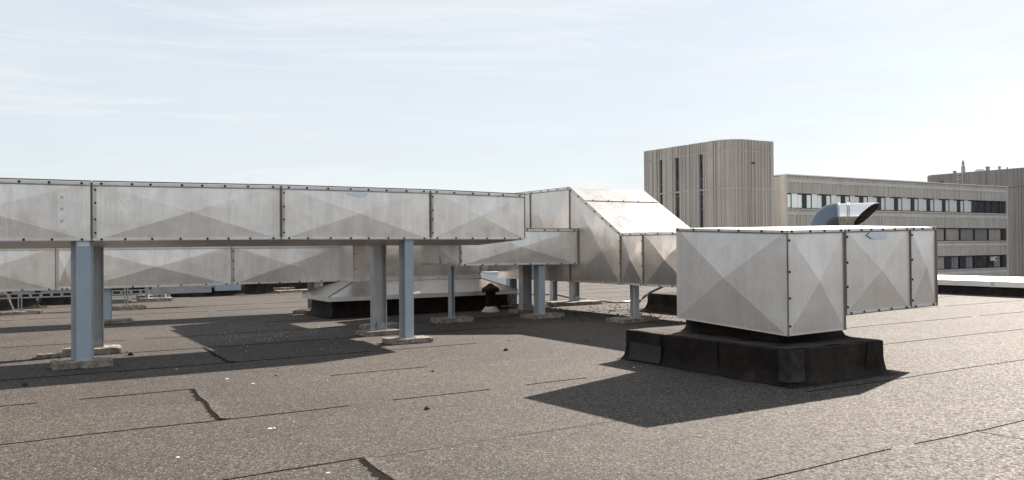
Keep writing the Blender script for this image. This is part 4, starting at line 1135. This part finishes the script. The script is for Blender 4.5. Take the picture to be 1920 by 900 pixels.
# ------------------------------------------------------------------ light
EL = 29.0; AZC = 40.3      # sun elevation, azimuth right of the view direction
sd = Vector((SX*math.sin(R(AZC))+CX*math.cos(R(AZC)), -CX*math.sin(R(AZC))+SX*math.cos(R(AZC)), 0)).normalized()
sund = Vector((sd.x*math.cos(R(EL)), sd.y*math.cos(R(EL)), math.sin(R(EL))))
sl = bpy.data.lights.new('sun', 'SUN'); sl.energy = 5.0; sl.angle = R(0.53); sl.color = (1.0, 0.90, 0.79)
so = bpy.data.objects.new('sun', sl); COL.objects.link(so); so.rotation_euler = (-sund).to_track_quat('-Z', 'Y').to_euler()
w = bpy.data.worlds.new('World'); sc.world = w; w.use_nodes = True
nt = w.node_tree; bg = nt.nodes['Background']
sky = nt.nodes.new('ShaderNodeTexSky'); sky.sky_type = 'NISHITA'; sky.sun_disc = False
sky.sun_elevation = R(EL); sky.sun_rotation = math.atan2(sund.x, sund.y)
sky.air_density = 1.0; sky.dust_density = 0.5; sky.ozone_density = 1.0; sky.altitude = 50
tc = nt.nodes.new('ShaderNodeTexCoord')
mp = nt.nodes.new('ShaderNodeMapping'); mp.inputs['Rotation'].default_value = (R(8), R(6), R(30)); mp.inputs['Scale'].default_value = (1.0, 1.0, 6.0)
L(nt, tc.outputs['Generated'], mp.inputs[0])
n1 = noise_tex(nt, mp.outputs[0], 2.3, 7, 0.62, 0.5)
mp2 = nt.nodes.new('ShaderNodeMapping'); mp2.inputs['Rotation'].default_value = (R(-14), R(9), 0); mp2.inputs['Scale'].default_value = (1.0, 1.0, 14.0)
L(nt, tc.outputs['Generated'], mp2.inputs[0])
n2 = noise_tex(nt, mp2.outputs[0], 2.6, 8, 0.66, 0.8)
f1 = ramp(nt, n1, [(0.30, 0.68), (0.70, 0.95)]); f2 = ramp(nt, n2, [(0.48, 0.0), (0.78, 0.6)])
c = mix(nt, f1, sky.outputs[0], (5.75, 6.1, 6.4)); c = mix(nt, f2, c, (6.9, 6.9, 6.95))
L(nt, c, bg.inputs['Color']); bg.inputs['Strength'].default_value = 0.05

# ------------------------------------------------------------------ camera
cam = bpy.data.cameras.new('camera'); cam.sensor_width = 36; cam.lens = 36*F/1920; cam.clip_start = 0.1; cam.clip_end = 6000
co = bpy.data.objects.new('camera', cam); COL.objects.link(co); sc.camera = co
pitch_ = math.atan(11.4/F); rl = 0.0085
fwd = Vector((CX, SX, 0)); rgt = Vector((SX, -CX, 0)); upw = Vector((0, 0, 1))
fc = (fwd*math.cos(pitch_)+upw*math.sin(pitch_)); uc = (upw*math.cos(pitch_)-fwd*math.sin(pitch_))
xc = rgt*math.cos(rl)-uc*math.sin(rl); yc = rgt*math.sin(rl)+uc*math.cos(rl)
mt4 = Matrix(((xc.x, yc.x, -fc.x, 0), (xc.y, yc.y, -fc.y, 0), (xc.z, yc.z, -fc.z, EYE), (0, 0, 0, 1)))
co.matrix_world = mt4

sc.render.engine = 'CYCLES'
sc.view_settings.view_transform = 'Standard'; sc.view_settings.look = 'None'; sc.view_settings.gamma = 1
sc.view_settings.exposure = 1.5
